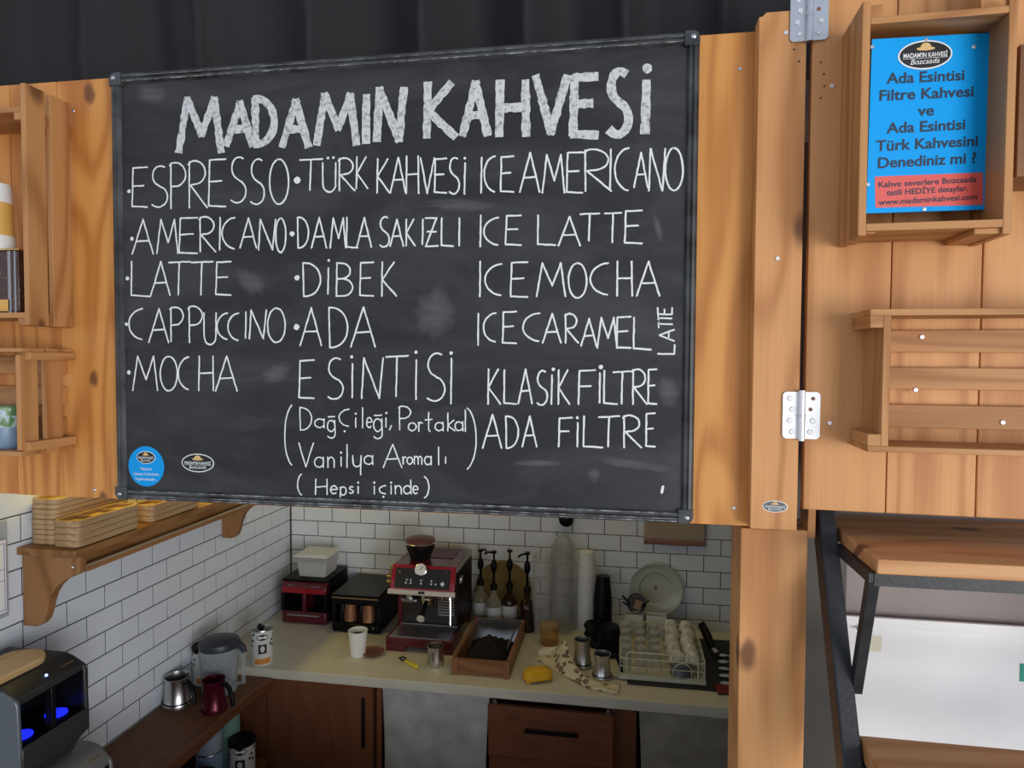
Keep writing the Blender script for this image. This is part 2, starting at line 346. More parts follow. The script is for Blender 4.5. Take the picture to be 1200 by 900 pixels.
# lettering from the built-in font -> flat verts in (x, z)
def text2d(body, size, bold=0.0, space=1.0):
    cu = bpy.data.curves.new('t', 'FONT'); cu.body = body; cu.size = size; cu.offset = bold*size; cu.space_character = space; cu.align_x = 'CENTER'; cu.align_y = 'CENTER'; cu.resolution_u = 4; cu.fill_mode = 'FRONT'
    ob = bpy.data.objects.new('t', cu); COL.objects.link(ob)
    dg = bpy.context.evaluated_depsgraph_get(); dg.update(); me = bpy.data.meshes.new_from_object(ob.evaluated_get(dg))
    vs = [v.co.copy() for v in me.vertices]; fs = [tuple(p.vertices) for p in me.polygons]
    bpy.data.objects.remove(ob); bpy.data.curves.remove(cu); bpy.data.meshes.remove(me); return vs, fs
def put_text(mb, body, size, origin, ux, uz, bold=0, width=None, space=1.0):
    vs, fs = text2d(body, size, bold, space); o = Vector(origin); k = 1
    if width:
        w = max(v.x for v in vs)-min(v.x for v in vs); k = width/w
    mb.add([o+ux*(v.x*k)+uz*v.y for v in vs], fs)
# screw head
class Each(list):                      # several equal small parts, each built as a mesh of its own
    def build(s, name, m, parent, **k):
        for q in s: q.build(name, m, parent, **k)
def screws(mb, pts, r=.0035, d=.002, axis='Y'):
    for p in pts:
        q = MB(); q.lathe([(r, 0), (r, d*.5), (r*.75, d), (r*.35, d), (r*.25, d*.4), (0, d*.4)], Vector(p), 12, rot('X', 90)); mb.append(q)

# ================================================================== SETTING
XL, YB, PF = -1.648, 3.1286, 1.29
Z0 = CZ-.8107; JX = -1.5028; JY = 1.6028; TH, TW = .075, .15
def tiles(name, axis, base, lo, hi, joint, zlo, zhi, band_parity, sgn):
    mb = MB(); g = .0019; d = .0014; ch = .0007
    r0 = int(math.floor((zlo-Z0)/TH)); r1 = int(math.ceil((zhi-Z0)/TH))
    for r in range(r0, r1):
        za = Z0+r*TH+g; zb = Z0+(r+1)*TH-g; sh = joint+(0 if (r-band_parity) % 2 == 0 else TW/2)
        k0 = int(math.floor((lo-sh)/TW)); k1 = int(math.ceil((hi-sh)/TW))
        for k in range(k0, k1):
            a = max(lo, sh+k*TW)+g; b = min(hi, sh+(k+1)*TW)-g
            if b-a < .006: continue
            def P(u, z, h): return (u, base-h, z) if axis == 'Y' else (base+h, u, z)
            t = random.uniform(-.0004, .0004)
            vs = [P(a, za, 0), P(b, za, 0), P(b, zb, 0), P(a, zb, 0), P(a, za, d-ch), P(b, za, d-ch), P(b, zb, d-ch), P(a, zb, d-ch),
                  P(a+ch, za+ch, d+t), P(b-ch, za+ch, d-t), P(b-ch, zb-ch, d+t), P(a+ch, zb-ch, d-t)]
            mb.add(vs, [(0, 1, 5, 4), (1, 2, 6, 5), (2, 3, 7, 6), (3, 0, 4, 7), (4, 5, 9, 8), (5, 6, 10, 9), (6, 7, 11, 10), (7, 4, 8, 11), (8, 9, 10, 11)])
    return mb
wb = MB().box(XL-.1, .75, YB+.004, YB+.104, 0, 2.58).build('wall_back', grout_m, smooth=0); tag(wb, kind='structure')
tiles('t', 'Y', YB+.004, XL+.001, .62, JX, .60, 1.95, -1, 1).build('tile_cladding', tile_m, wb, smooth=20)
wl = MB().box(XL-.104, XL-.004, 1.31, YB+.004, 0, 2.58).build('wall_left', grout_m, smooth=0); tag(wl, kind='structure')
tiles('t', 'X', XL-.004, 1.33, YB-.001, JY, .60, 1.95, 0, 1).build('tile_cladding', tile_m, wl, smooth=20)
tag(MB().box(.62, .72, 1.54, YB+.1, 0, 2.58).build('wall_right', dark_plaster, smooth=0), kind='structure')
tag(MB().box(XL-.1, .72, 1.33, YB+.1, 2.58, 2.65).build('ceiling', plaster, smooth=0), kind='structure')
tag(MB().box(XL-.1, .75, 1.30, YB+.1, -.08, 0).build('floor', floor_m, smooth=0), kind='structure')
tag(MB().box(-6, 6, -7, 1.30, -.08, 0).build('ground', ground_m, smooth=0), kind='structure')
# front wall above the serving hatch : vertical pine planks
wf = None; mb = MB(); zb0, zb1 = 1.8245, 2.728
edges = [-2.62, -2.42, -2.20, -2.0, -1.80, -1.62, -1.46, -1.335, -1.218, -.97, -.72, -.47, -.22, .03, .2355]
for a, b in zip(edges, edges[1:]): mb.box(a+.0006, b-.0006, PF, PF+.022, zb0+random.uniform(-.001, .001), zb1, 2)
wf = mb.build('wall_front', 'pine_orange', bevel=.0012); tag(wf, kind='structure')
sc = Each(); screws(sc, [(PY(867, 81, PF).x, PF, PY(867, 81, PF).z), (PY(860, 595, PF).x, PF, PY(860, 595, PF).z), (PY(86, 130, PF).x, PF, PY(86, 130, PF).z), (PY(111, 574, PF).x, PF, PY(111, 574, PF).z)], .0036, .002)
sc.build('screw', zinc, wf)
MB().box(XL-.1, .2355, PF+.022, PF+.035, 1.9, 2.72).build('backing_board', dark_plaster, wf, smooth=0)
# low front wall under the hatch (below the picture)
tag(MB().box(XL-.1, .21, 1.31, 1.37, 0, .95).build('wall_front_low', 'pine_orange', smooth=0), kind='structure')
tag(MB().box(-2.62, XL-.105, 1.31, 1.40, 0, 1.8245, 2).build('wall_front_left', 'pine_orange', smooth=0), kind='structure')
# jamb cover strip, proud of the panel
t1 = MB(); cx0, cx1 = .2285, .3085; t1.prism([(cx0, 1.829), (cx1, 1.829), (cx1, 2.742), (cx0+.012, 2.742), (cx0+.006, 2.735), (cx0, 2.735)], 1, 1.252, 1.288)
t1 = t1.build('trim_1', 'pine_door', bevel=.0015); tag(t1, kind='structure')
MB().box(.2365, .318, 1.292, 1.35, 1.835, 2.75).build('dark_gap_fill', black_pl, t1)  # black block added to keep the gap beside the door dark
q = Each(); screws(q, [(p.x, 1.252, p.z) for p in (PY(921, 39, 1.252), PY(911, 303, 1.252))], .004, .003); q.build('screw', zinc_w, t1)
q = Each()
for px, py in ((921+9.5, 58), (936.5, 72)):
    p = PY(px, py, 1.252); q.append(MB().lathe([(.0018, 0), (.0018, .0006), (0, .0006)], p, 8, rot('X', 90)))
q.build('screw_hole', ink_k, t1)
p = PY(908, 593.5, 1.252)
def disc(mb, c, rx, rz, d, n=40):      # elliptical plate facing -Y
    c = Vector(c); vs = []
    for y in (0, -d):
        for i in range(n): a = 2*PI*i/n; vs.append(c+Vector((rx*math.cos(a), y, rz*math.sin(a))))
    mb.add(vs, [tuple(range(n, 2*n))]+[(i, (i+1) % n, n+(i+1) % n, n+i) for i in range(n)])
def logo(parent, c, rx, rz, frame=None, silver=False, y=-.0006):
    """oval shop badge: pale rim, dark field, straw hat, two lines of lettering"""
    c = Vector(c); r = frame if frame else Matrix.Identity(3)
    def go(mb, nm, m):
        mb.v = [c+r @ v for v in mb.v]; return mb.build(nm, m, parent)
    k = rx
    b = MB(); disc(b, (0, 0, 0), rx, rz, .0006); root = go(b, 'badge_rim', zinc if silver else ink_w)
    def child(mb, nm, m):
        mb.v = [c+r @ v for v in mb.v]; return mb.build(nm, m, root)
    b = MB(); disc(b, (0, -.0006, 0), rx*.94, rz*.90, .0004); child(b, 'badge_field', grey_pl if silver else ink_k)
    b = MB(); h = Vector((0, -.0010, rz*.42)); n = 20
    disc(b, h, k*.34, rz*.13, .0004); disc(b, h+Vector((0, -.0002, rz*.13)), k*.19, rz*.27, .0004); child(b, 'straw_hat', hat_m)
    b = MB(); put_text(b, "MADAM'IN KAHVESİ", rz*.46, (0, -.0012, -rz*.03), Vector((1, 0, 0)), Vector((0, 0, 1)), .012, k*1.62)
    put_text(b, "Bozcaada", rz*.52, (0, -.0012, -rz*.46), Vector((1, 0, .02)), Vector((.25, 0, 1)), 0, k*1.05)
    b.box(-k*.82, k*.82, -.0013, -.0012, -rz*.245, -rz*.225); child(b, 'badge_lettering', ink_w)
    return root
lg = logo(t1, (p.x, 1.2518, p.z), .0215, .0105, silver=True); lg['label'] = 'small silver oval sticker with a hat'; lg.name = 'sticker'
# lower post
post = MB(); post.box(.2205, .339, 1.2955, 1.405, 0, 1.8195)
t2 = post.build('trim_2', 'pine_door', bevel=.002); tag(t2, kind='structure')
# door panel on the right, hinged to the jamb, turned slightly towards the viewer
DA = math.radians(-2.2); DM = Matrix.Translation((.3165, 1.252, 0)) @ Matrix.Rotation(DA, 4, 'Z'); DI = DM.inverted()
def PD(x, y, off=0):                   # pixel -> door-local point on the plane y = off
    o = DI @ CAM; d = DI.to_3x3() @ ray(x, y); return o+d*((off-o.y)/d.y)
door = bpy.data.objects.new('door_1', None); COL.objects.link(door); door.matrix_basis = DM; tag(door, kind='structure')
u1 = PD(1041.5, 450).x; u2 = PD(1147.5, 450).x
mb = MB()
for a, b in ((0.001, u1), (u1, u2), (u2, u2+.145), (u2+.145, u2+.29)): mb.box(a+.0008, b-.0008, 0, .022, 1.868, 2.80, 2)
mb.build('plank_panel', 'pine_door', door, bevel=.0015, world=False)
q = Each(); pts = [PD(x, y) for x, y in ((968, 10), (961, 36), (972, 495.5), (975, 101), (1140, 303))]
screws(q, pts[2:4], .0042, .003); q.build('screw', zinc_w, door, world=False)
q = Each()
for x, y in ((962, 73), (965.5, 87), (966, 101), (961.5, 115)): q.append(MB().lathe([(.0016, 0), (.0016, .0006), (0, .0006)], PD(x, y), 8, rot('X', 90)))
q.build('screw_hole', ink_k, door, world=False)
def hinge(zc, h, m):
    hw = .030; x0 = -.0055; root = MB()
    root.tube([(x0, -.009, zc-h/2-.003), (x0, -.009, zc+h/2+.003)], .0058, 16)
    hr = root.build('hinge', m, door, world=False)
    rings = MB()
    for dz in (0,): rings.tube([(x0, -.009, zc+dz-.0025), (x0, -.009, zc+dz+.0025)], .0066, 16)
    rings.build('collar', steel, hr, world=False)
    for s in (-1, 1):
        w = .031; rr = .007; o = []
        xa = x0+s*.003; xb = x0+s*w
        for i in range(7):
            a = PI/2*i/6; o.append((xb-s*rr+s*rr*math.sin(a), zc+h/2-rr+rr*math.cos(a)))
        for i in range(7):
            a = PI/2*i/6; o.append((xb-s*rr+s*rr*math.cos(a), zc-h/2+rr-rr*math.sin(a)))
        o = [(xa, zc+h/2)]+o+[(xa, zc-h/2)]
        MB().prism(o, 1, -.005, -.0025).build('leaf', m, hr, world=False)
        sc = Each(); hl = Each()
        for i, dz in enumerate((.36, .13, -.11, -.35)):
            px = x0+s*(.019 if i % 2 == 0 else .015)
            if (s == 1 and i < 2): hl.append(MB().lathe([(.0034, 0), (.0034, .0005), (0, .0005)], (px, -.005, zc+dz*h), 12, rot('X', 90)))
            else: screws(sc, [(px, -.005, zc+dz*h)], .0046, .0022)
        sc.build('screw', zinc_w, hr, world=False)
        hl.build('screw_hole', brown_pl, hr, world=False)
    return hr
hz = PD(938.5, 487, -.009).z; hinge(hz, .083, zinc_w)
hz2 = PD(952, 46, -.009).z; hinge(hz2+.0415, .083, zinc)
# outer wall low right : taupe band above a white sheet, smoky pane by the post
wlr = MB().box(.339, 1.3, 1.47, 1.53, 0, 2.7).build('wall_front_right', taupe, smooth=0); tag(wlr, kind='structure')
MB().box(.458, 1.3, 1.452, 1.469, 1.05, PY(1100, 738, 1.452).z).build('white_sheet', white_sheet, wlr, bevel=.001)
zt = PY(1100, 731.5, 1.445).z
st = MB().box(.452, 1.3, 1.443, 1.452, zt-.014, zt+.006).build('trim_2_white_strip', white_sheet, wlr, bevel=.001); st.name = 'edge_strip'
p = PY(1006, 735, 1.443); q = MB(); q.lathe([(.0055, 0), (.0055, .002), (.003, .003), (0, .003)], p, 14, rot('X', 90)); q.build('screw', steel, wlr)
p = PY(1022, 747, 1.4518); q = MB(); q.box(p.x-.016, p.x+.018, 1.4508, 1.4516, p.z-.028, p.z+.004); q.build('tape', cream, wlr, smooth=0)['label'] = 'yellowed patch of tape'
p = PY(1199, 788, 1.4518); q = MB(); q.box(p.x-.006, p.x+.05, 1.4508, 1.4516, p.z-.018, p.z+.018); q.build('sticker', mat('green_sticker', (.02, .32, .22), .5), wlr, smooth=0)['label'] = 'green sticker'
MB().box(.340, .457, 1.455, 1.469, .9, 1.80).build('pane', olive, wlr, smooth=0)
q = MB(); q.box(.3395, .353, 1.30, 1.36, 1.805, 1.862, 0); q.build('rail_end', 'pine_door', wlr, bevel=.001)
# ================================================================== CURTAIN ABOVE
def cur(u, v):
    x = -3.1+4.3*u; z = 2.67+.75*v
    ph = x*25+1.8*math.sin(x*3.1)+.5*v; w = .12*(abs(math.sin(ph*.5))**.55-.5)+.014*math.sin(x*31+2*v+math.sin(x*5))+.03*math.sin(x*4.3+v*2.2)
    return (x, 1.49+w*(1.1-.3*v), z)
tag(MB().grid(cur, 580, 12).build('fabric_drape', curtain_m, solid=.003, smooth=180), 'loosely gathered black cloth hanging above the chalkboard and plank panel', 'cloth')
# ================================================================== CHALKBOARD
BX0, BX1, BZ0, BZ1 = -1.070, .1305, 1.8285, 2.7275
BF, BS = 1.268, 1.276          # frame front, writing surface
cb = thing('chalkboard', 'large black framed chalkboard menu with white chalk lettering, hung on the plank panel', 'chalkboard', ((BX0+BX1)/2, PF, BZ0))
ws = MB().box(BX0+.012, BX1-.012, BS, 1.288, BZ0+.012, BZ1-.012).build('writing_surface', 'blackboard_paint', cb, smooth=0)
fw = .022
prof = [(0, .0235), (0, .006), (.004, .001), (.009, 0), (.011, .003), (.014, .0005), (.018, .001), (.022, .0075), (.022, .0235)]   # (inwards, depth)
def rail(horizontal, at, sgn, a, b):
    m = MB(); vs = []
    for t in (a, b):
        for i, d in prof: vs.append((t, BF+d, at+sgn*i) if horizontal else (at+sgn*i, BF+d, t))
    n = len(prof); m.add(vs, [(k, (k+1) % n, n+(k+1) % n, n+k) for k in range(n)]+[tuple(range(n)), tuple(range(n, 2*n))])
    return m.build('frame_rail', frame_m, cb, smooth=25)
rail(True, BZ1, -1, BX0+.02, BX1-.02); rail(True, BZ0, 1, BX0+.02, BX1-.02); rail(False, BX0, 1, BZ0+.02, BZ1-.02); rail(False, BX1, -1, BZ0+.02, BZ1-.02)
for sx_, x in ((1, BX0), (-1, BX1)):
    for sz_, z in ((1, BZ0), (-1, BZ1)):
        o = []; rr = .014; w = .027
        for i in range(7):
            a = PI/2*i/6; o.append((x+sx_*(rr-rr*math.sin(a)), z+sz_*(rr-rr*math.cos(a))))
        o = [(x+sx_*w, z)]+o[0:]+[(x, z+sz_*w), (x+sx_*w, z+sz_*w)]
        c_ = MB().prism(o, 1, BF-.002, 1.287).build('corner_cap', frame_m, cb, bevel=.0012)
        q = MB(); q.lathe([(.0048, 0), (.0046, .0012), (.003, .0024), (0, .0028)], (x+sx_*.0115, BF-.0018, z+sz_*.0115), 14, rot('X', 90)); q.build('rivet', steel, c_)
for z_, h_, y_ in ((BZ0+.0176, .0022, BF+.0004), (BZ0+.0082, .0015, BF-.0004), (BZ0+.0030, .0018, BF+.0006), (BZ1-.0090, .0010, BF-.0004), (BZ1-.0185, .0016, BF+.0006)):
    MB().box(BX0+.028, BX1-.028, y_, y_+.002, z_, z_+h_).build('chalk_dust', chalk('chalk_dust', (.09, .09, .09), (.46, .46, .45), 38, .46) if 'chalk_dust' not in MT else MT['chalk_dust'], cb, smooth=0)
# --- hand-drawn letters as chalk strokes; unit box x 0..1, y 0..1 (up)
def arc(cx, cy, rx, ry, a0, a1, n=10): return [(cx+rx*math.cos(math.radians(a0+(a1-a0)*i/n)), cy+ry*math.sin(math.radians(a0+(a1-a0)*i/n))) for i in range(n+1)]
G = {
 'A': [[(0, 0), (.52, 1), (1, 0)], [(.2, .36), (.8, .38)]],
 'B': [[(.02, 0), (.05, 1)], [(.05, 1)]+arc(.3, .76, .55, .24, 90, -90)[1:]+[(.05, .52)], [(.1, .52)]+arc(.4, .26, .6, .26, 90, -90)+[(.02, 0)]],
 'C': [arc(.92, .5, .92, .5, 95, 262, 14)],
 'D': [[(.08, 0), (.04, 1)], [(.04, 1)]+arc(.2, .5, .8, .5, 88, -88, 14)+[(.08, 0)]],
 'E': [[(1, 1), (.08, .98), (.02, .02), (1, 0)], [(.06, .52), (.78, .54)]],
 'F': [[(1, 1), (.08, .98), (.02, 0)], [(.06, .52), (.75, .53)]],
 'H': [[(.03, 1), (0, 0)], [(.97, 1), (1, 0)], [(.02, .5), (.98, .52)]],
 'I': [[(.6, 1), (.4, 0)]],
 'İ': [[(.6, 1), (.4, 0)]],
 'ı': [[(.5, 1), (.5, 0)]],
 'K': [[(.08, 1), (.04, 0)], [(.85, 1), (.08, .48), (1, 0)]],
 'L': [[(.02, 1), (0, .03), (1, 0)]],
 'M': [[(0, 0), (.2, 1), (.54, .32), (.84, 1), (1, 0)]],
 'N': [[(0, 0), (.1, 1), (.82, 0), (1, 1)]],
 'O': [arc(.5, .5, .5, .5, 95, 458, 20)],
 'P': [[(.08, 0), (.06, .98)], [(0, .93)]+arc(.35, .74, .62, .26, 110, -95, 12)+[(.1, .47)]],
 'R': [[(.06, 0), (.06, .98)], [(0, .92)]+arc(.35, .75, .55, .25, 110, -95, 12)+[(.12, .48), (1, 0)]],
 'S': [arc(.58, .76, .42, .24, 60, 250, 10)+arc(.45, .25, .5, .25, 75, -130, 12)],
 'T': [[(0, .97), (1, 1)], [(.5, .98), (.45, 0)]],
 'U': [[(.02, 1), (.03, .3)]+arc(.5, .25, .46, .25, 180, 350, 8)+[(.97, 1)]],
 'V': [[(0, 1), (.48, 0), (1, 1)]],
 'Z': [[(0, 1), (.9, 1), (0, 0), (1, .02)], [(.15, .52), (.85, .52)]],
 'a': [[(1, .95)]+arc(.5, .5, .5, .48, 50, 330, 14), [(.98, 1), (1, .0)]],
 'ğ': [arc(.48, .68, .46, .32, 40, 330, 12), [(.95, 1), (1, .3)]+arc(.5, .2, .5, .2, 20, -150, 8)],
 'e': [[(.05, .5), (.95, .55)]+arc(.5, .5, .46, .48, 15, 310, 14)],
 'l': [[(.5, 1), (.5, 0)]], 'i': [[(.5, 1), (.5, 0)]],
 'o': [arc(.5, .5, .5, .5, 95, 458, 16)],
 'r': [[(.05, 1), (.1, 0)], [(.1, .6)]+arc(.6, .6, .45, .38, 160, 50, 6)],
 't': [[(.5, 1), (.48, .1), (.7, 0)], [(0, .62), (1, .64)]],
 'k': [[(.1, 1), (.1, 0)], [(.9, .6), (.12, .3), (1, 0)]],
 'n': [[(.05, 1), (.08, 0)], [(.08, .6)]+arc(.52, .6, .42, .38, 165, 0, 8)+[(.96, 0)]],
 'm': [[(.02, 1), (.04, 0)], [(.04, .6)]+arc(.27, .65, .22, .32, 165, 0, 6)+[(.5, 0)], [(.5, .6)]+arc(.74, .65, .23, .32, 165, 0, 6)+[(.98, 0)]],
 'y': [[(.05, 1), (.1, .62)]+arc(.5, .62, .4, .2, 180, 340, 6)+[(.95, 1)], [(.95, 1), (.9, 0)]],
 'd': [arc(.48, .3, .46, .3, 40, 330, 12), [(.95, 1), (1, 0)]],
 'p': [[(.05, .95), (.08, 0)], arc(.52, .68, .46, .3, 150, -150, 12)],
 's': [arc(.55, .76, .4, .22, 50, 250, 8)+arc(.45, .25, .45, .25, 75, -130, 8)],
 '(': [arc(1, .5, 1, .5, 105, 255, 12)], ')': [arc(0, .5, 1, .5, 75, -75, 12)],
 ',': [[(.8, 1), (.2, 0)]],
}
G['Ü'] = G['U']; G['Ç'] = G['C']; G['ç'] = G['C']
def stroke(mb, pts, w, y, jitter=.0004):
    for i in range(1, len(pts)-1):
        a = Vector(pts[i])-Vector(pts[i-1]); b = Vector(pts[i+1])-Vector(pts[i])
        if a.length > 1e-6 and b.length > 1e-6 and a.normalized().dot(b.normalized()) < (.45 if w < .01 else .8):
            stroke(mb, pts[:i+1], w, y, jitter); stroke(mb, pts[i:], w, y-.00013, jitter); return
    P = [Vector((p[0], p[1])) for p in pts]
    if w > .01:                            # broad chalk: square ends that run on a little past the corner
        P[0] = P[0]+(P[0]-P[1]).normalized()*w*.28; P[-1] = P[-1]+(P[-1]-P[-2]).normalized()*w*.28
    P2 = [P[0]]
    for a, b in zip(P, P[1:]):
        k = max(1, int((b-a).length/.008))
        for i in range(1, k+1): P2.append(a.lerp(b, i/k))
    n = len(P2); L = []; Rr = []
    for i in range(n):
        a = P2[max(0, i-1)]; b = P2[min(n-1, i+1)]; t = (b-a)
        t = t.normalized() if t.length > 1e-9 else Vector((1, 0)); nn = Vector((-t.y, t.x)); h = w/2*random.uniform(.85, 1.12)
        if 0 < i < n-1:
            c = (P2[i]-a).normalized().dot((b-P2[i]).normalized())
            h /= max(.75, math.sqrt(max(.1, (1+c)/2)))
        j = Vector((random.uniform(-jitter, jitter), random.uniform(-jitter, jitter)))
        L.append(P2[i]+nn*h+j); Rr.append(P2[i]-nn*h+j)
    vs = [(p.x, y, p.y) for p in L]+[(p.x, y, p.y) for p in Rr]
    mb.add(vs, [(i, i+1, n+i+1, n+i) for i in range(n-1)])
    for e_ in ((P2[0], P2[-1]) if w <= .01 else ()):
        k = 8; mb.add([(e_.x+w*.5*math.cos(2*PI*i/k), y+.00005, e_.y+w*.5*math.sin(2*PI*i/k)) for i in range(k)], [tuple(range(k))])
CA, CB, CC, CD = (120, 30, 3.1026), (460, 30, 3.1026), (120, 310, 2.9026), (460, 310, 2.8132)
YC = BS-.0006
def bp(crop, x, y):
    p = PY(crop[0]+x/crop[2], crop[1]+y/crop[2], YC); return (p.x, p.z)
def dot(mb, crop, x, y, r):
    c = bp(crop, x, y); r = r/crop[2]*1.27/785; k = 12
    mb.add([(c[0]+r*random.uniform(.85, 1.15)*math.cos(2*PI*i/k), YC-.0001, c[1]+r*random.uniform(.85, 1.15)*math.sin(2*PI*i/k)) for i in range(k)], [tuple(range(k))])
def write(name, crop_words, w, m='chalk_line', extra=()):
    """crop_words: list of (crop, [(char, x0, x1, ytop, ybottom), ...])"""
    mb = MB()
    for crop, L in crop_words:
        for ch, x0, x1, yt, yb in L:
            for k_, st in enumerate(G[ch]): stroke(mb, [bp(crop, x0+(x1-x0)*px, yb+(yt-yb)*py) for px, py in st], w, YC-.00045*k_-(.00007 if L.index((ch, x0, x1, yt, yb)) % 2 else 0))
    for it in extra:
        if it[0] == 'dot': dot(mb, *it[1:])
        else: stroke(mb, [bp(it[1], *p) for p in it[2]], it[3] if len(it) > 3 else w, YC-.0001)
    return mb.build(name, m, cb, smooth=0)
Wd = lambda s, *a: [(c, *q) for c, q in zip(s, a)]
write('chalk_title', [(CA, Wd('MADAMIN', (278, 432, 268, 455), (452, 545, 282, 432), (552, 625, 268, 430), (655, 748, 276, 436), (780, 924, 254, 428), (956, 962, 258, 422), (998, 1096, 232, 414))),
    (CB, Wd('KAHVESİ', (120, 226, 213, 402), (256, 345, 210, 394), (388, 486, 205, 396), (522, 634, 188, 388), (655, 740, 185, 398), (782, 862, 166, 396), (905, 936, 206, 386)))], .0165, chalk_fat, [('dot', CB, 926, 155, 17)])
tw = .0034
write('chalk_lettering', [(CA, Wd('ESPRESSO', (107, 163, 515, 660), (172, 240, 510, 660), (245, 305, 498, 665), (312, 382, 492, 662), (385, 448, 485, 658), (460, 525, 478, 645), (532, 592, 485, 650), (608, 677, 485, 650)))], tw, extra=[('dot', CA, 97, 602, 8)])
write('chalk_lettering', [(CA, Wd('TÜRKKA', (718, 800, 485, 598), (800, 850, 500, 605), (858, 918, 482, 600), (922, 965, 478, 592), (997, 1045, 485, 608), (1047, 1103, 480, 608))),
    (CB, Wd('HVESİ', (50, 95, 475, 610), (102, 152, 482, 610), (152, 196, 483, 608), (202, 245, 480, 612), (257, 268, 500, 612)))], tw, extra=[('dot', CA, 708, 562, 13), ('dot', CA, 820, 482, 5), ('dot', CA, 840, 480, 5), ('dot', CB, 263, 482, 5)])
write('chalk_lettering', [(CB, Wd('ICEAMERICANO', (318, 328, 480, 608), (333, 380, 475, 605), (392, 440, 475, 605), (463, 535, 462, 605), (545, 625, 470, 608), (632, 690, 460, 608), (695, 795, 450, 602), (782, 802, 450, 598), (808, 868, 445, 600), (878, 928, 462, 588), (932, 992, 448, 600), (992, 1056, 445, 600)))], tw)
write('chalk_lettering', [(CA, Wd('AMERICANO', (108, 185, 705, 830), (198, 275, 705, 828), (278, 345, 698, 828), (352, 412, 695, 822), (422, 432, 698, 815), (435, 490, 698, 812), (500, 560, 700, 808), (568, 630, 705, 815), (630, 667, 700, 825)))], tw, extra=[('dot', CA, 107, 775, 8), ('dot', CA, 690, 757, 10)])
write('chalk_lettering', [(CA, Wd('DAMLASA', (708, 750, 698, 808), (760, 815, 698, 808), (828, 885, 700, 808), (888, 928, 698, 808), (925, 978, 698, 805), (1005, 1045, 695, 805), (1046, 1094, 705, 802))),
    (CB, Wd('KIZLI', (48, 82, 705, 800), (107, 112, 705, 795), (120, 165, 700, 803), (178, 220, 700, 802), (240, 245, 700, 800)))], tw)
write('chalk_lettering', [(CB, Wd('ICELATTE', (315, 325, 690, 803), (332, 395, 698, 798), (410, 467, 690, 798), (528, 592, 690, 798), (603, 682, 695, 800), (683, 752, 683, 782), (772, 832, 680, 788), (843, 907, 672, 792)))], tw)
write('chalk_lettering', [(CC, Wd('LATTE', (98, 163, -10, 108), (165, 230, -10, 104), (226, 298, -10, 103), (302, 376, -10, 103), (385, 437, -10, 104)))], tw, extra=[('dot', CC, 85, 47, 8)])
write('chalk_lettering', [(CC, Wd('DİBEK', (680, 742, -5, 108), (764, 772, 12, 100), (795, 852, -5, 107), (875, 922, -8, 107), (948, 1000, -8, 107)))], tw, extra=[('dot', CC, 662, 45, 10), ('dot', CC, 770, -14, 5)])
write('chalk_lettering', [(CD, Wd('ICEMOCHA', (285, 292, -10, 105), (305, 370, -2, 102), (388, 445, -8, 107), (475, 570, -5, 105), (580, 640, -5, 110), (652, 722, -5, 100), (740, 790, -10, 103), (805, 880, -10, 103)))], tw)
write('chalk_lettering', [(CC, Wd('CAPPUCCINO', (90, 145, 150, 255), (158, 225, 150, 265), (230, 277, 145, 262), (292, 342, 142, 265), (345, 388, 165, 272), (390, 432, 165, 255), (427, 470, 165, 258), (485, 490, 162, 250), (500, 558, 155, 252), (562, 622, 148, 265)))], tw, extra=[('dot', CC, 82, 203, 7)])
write('chalk_lettering', [(CC, Wd('ADA', (673, 745, 147, 275), (768, 835, 147, 282), (845, 928, 145, 280)))], tw, extra=[('dot', CC, 660, 213, 11)])
write('chalk_lettering', [(CD, Wd('ICECARAMEL', (280, 285, 162, 265), (300, 348, 160, 255), (362, 408, 155, 260), (430, 495, 160, 253), (495, 555, 162, 258), (568, 612, 162, 258), (622, 672, 178, 268), (675, 740, 175, 275), (738, 785, 172, 275), (795, 852, 175, 280)))], tw)
mbv = MB()
for ch, x0, x1, y0, y1 in (('L', 875, 930, 295, 265), ('A', 880, 928, 252, 215), ('T', 876, 922, 208, 184), ('T', 876, 920, 190, 162), ('E', 874, 922, 165, 143)):
    for st in G[ch]: stroke(mbv, [bp(CD, x1+(x0-x1)*py, y0+(y1-y0)*px) for px, py in st], tw*.9, YC)
mbv.build('chalk_lettering', 'chalk_line', cb, smooth=0)
write('chalk_lettering', [(CC, Wd('MOCHA', (103, 188, 312, 428), (197, 255, 312, 430), (258, 300, 315, 425), (328, 378, 312, 428), (385, 458, 312, 430)))], tw, extra=[('dot', CC, 90, 367, 8)])
write('chalk_lettering', [(CC, Wd('ESİNTİ', (668, 720, 325, 455), (760, 822, 318, 458), (847, 853, 338, 452), (882, 955, 318, 455), (965, 1040, 310, 448), (1064, 1071, 325, 458))),
    (CD, Wd('Sİ', (106, 176, 292, 450), (190, 197, 310, 458)))], tw, extra=[('dot', CC, 848, 314, 6), ('dot', CC, 1067, 298, 6), ('dot', CD, 193, 292, 6)])
write('chalk_lettering', [(CD, Wd('KLASİKFİLTRE', (313, 355, 345, 460), (368, 408, 348, 460), (415, 460, 345, 458), (472, 512, 350, 463), (520, 530, 365, 460), (545, 583, 348, 460), (612, 668, 348, 460), (680, 686, 358, 455), (697, 740, 350, 460), (728, 788, 352, 458), (790, 838, 345, 460), (842, 870, 345, 460)))], tw, extra=[('dot', CD, 530, 345, 6), ('dot', CD, 687, 338, 7)])
write('chalk_lettering', [(CD, Wd('ADAFİLTRE', (297, 360, 495, 605), (372, 415, 500, 605), (428, 475, 500, 600), (547, 592, 505, 600), (607, 613, 522, 600), (630, 692, 500, 603), (680, 748, 500, 600), (760, 820, 497, 603), (835, 865, 490, 600)))], tw, extra=[('dot', CD, 609, 505, 5)])
tl = .0027
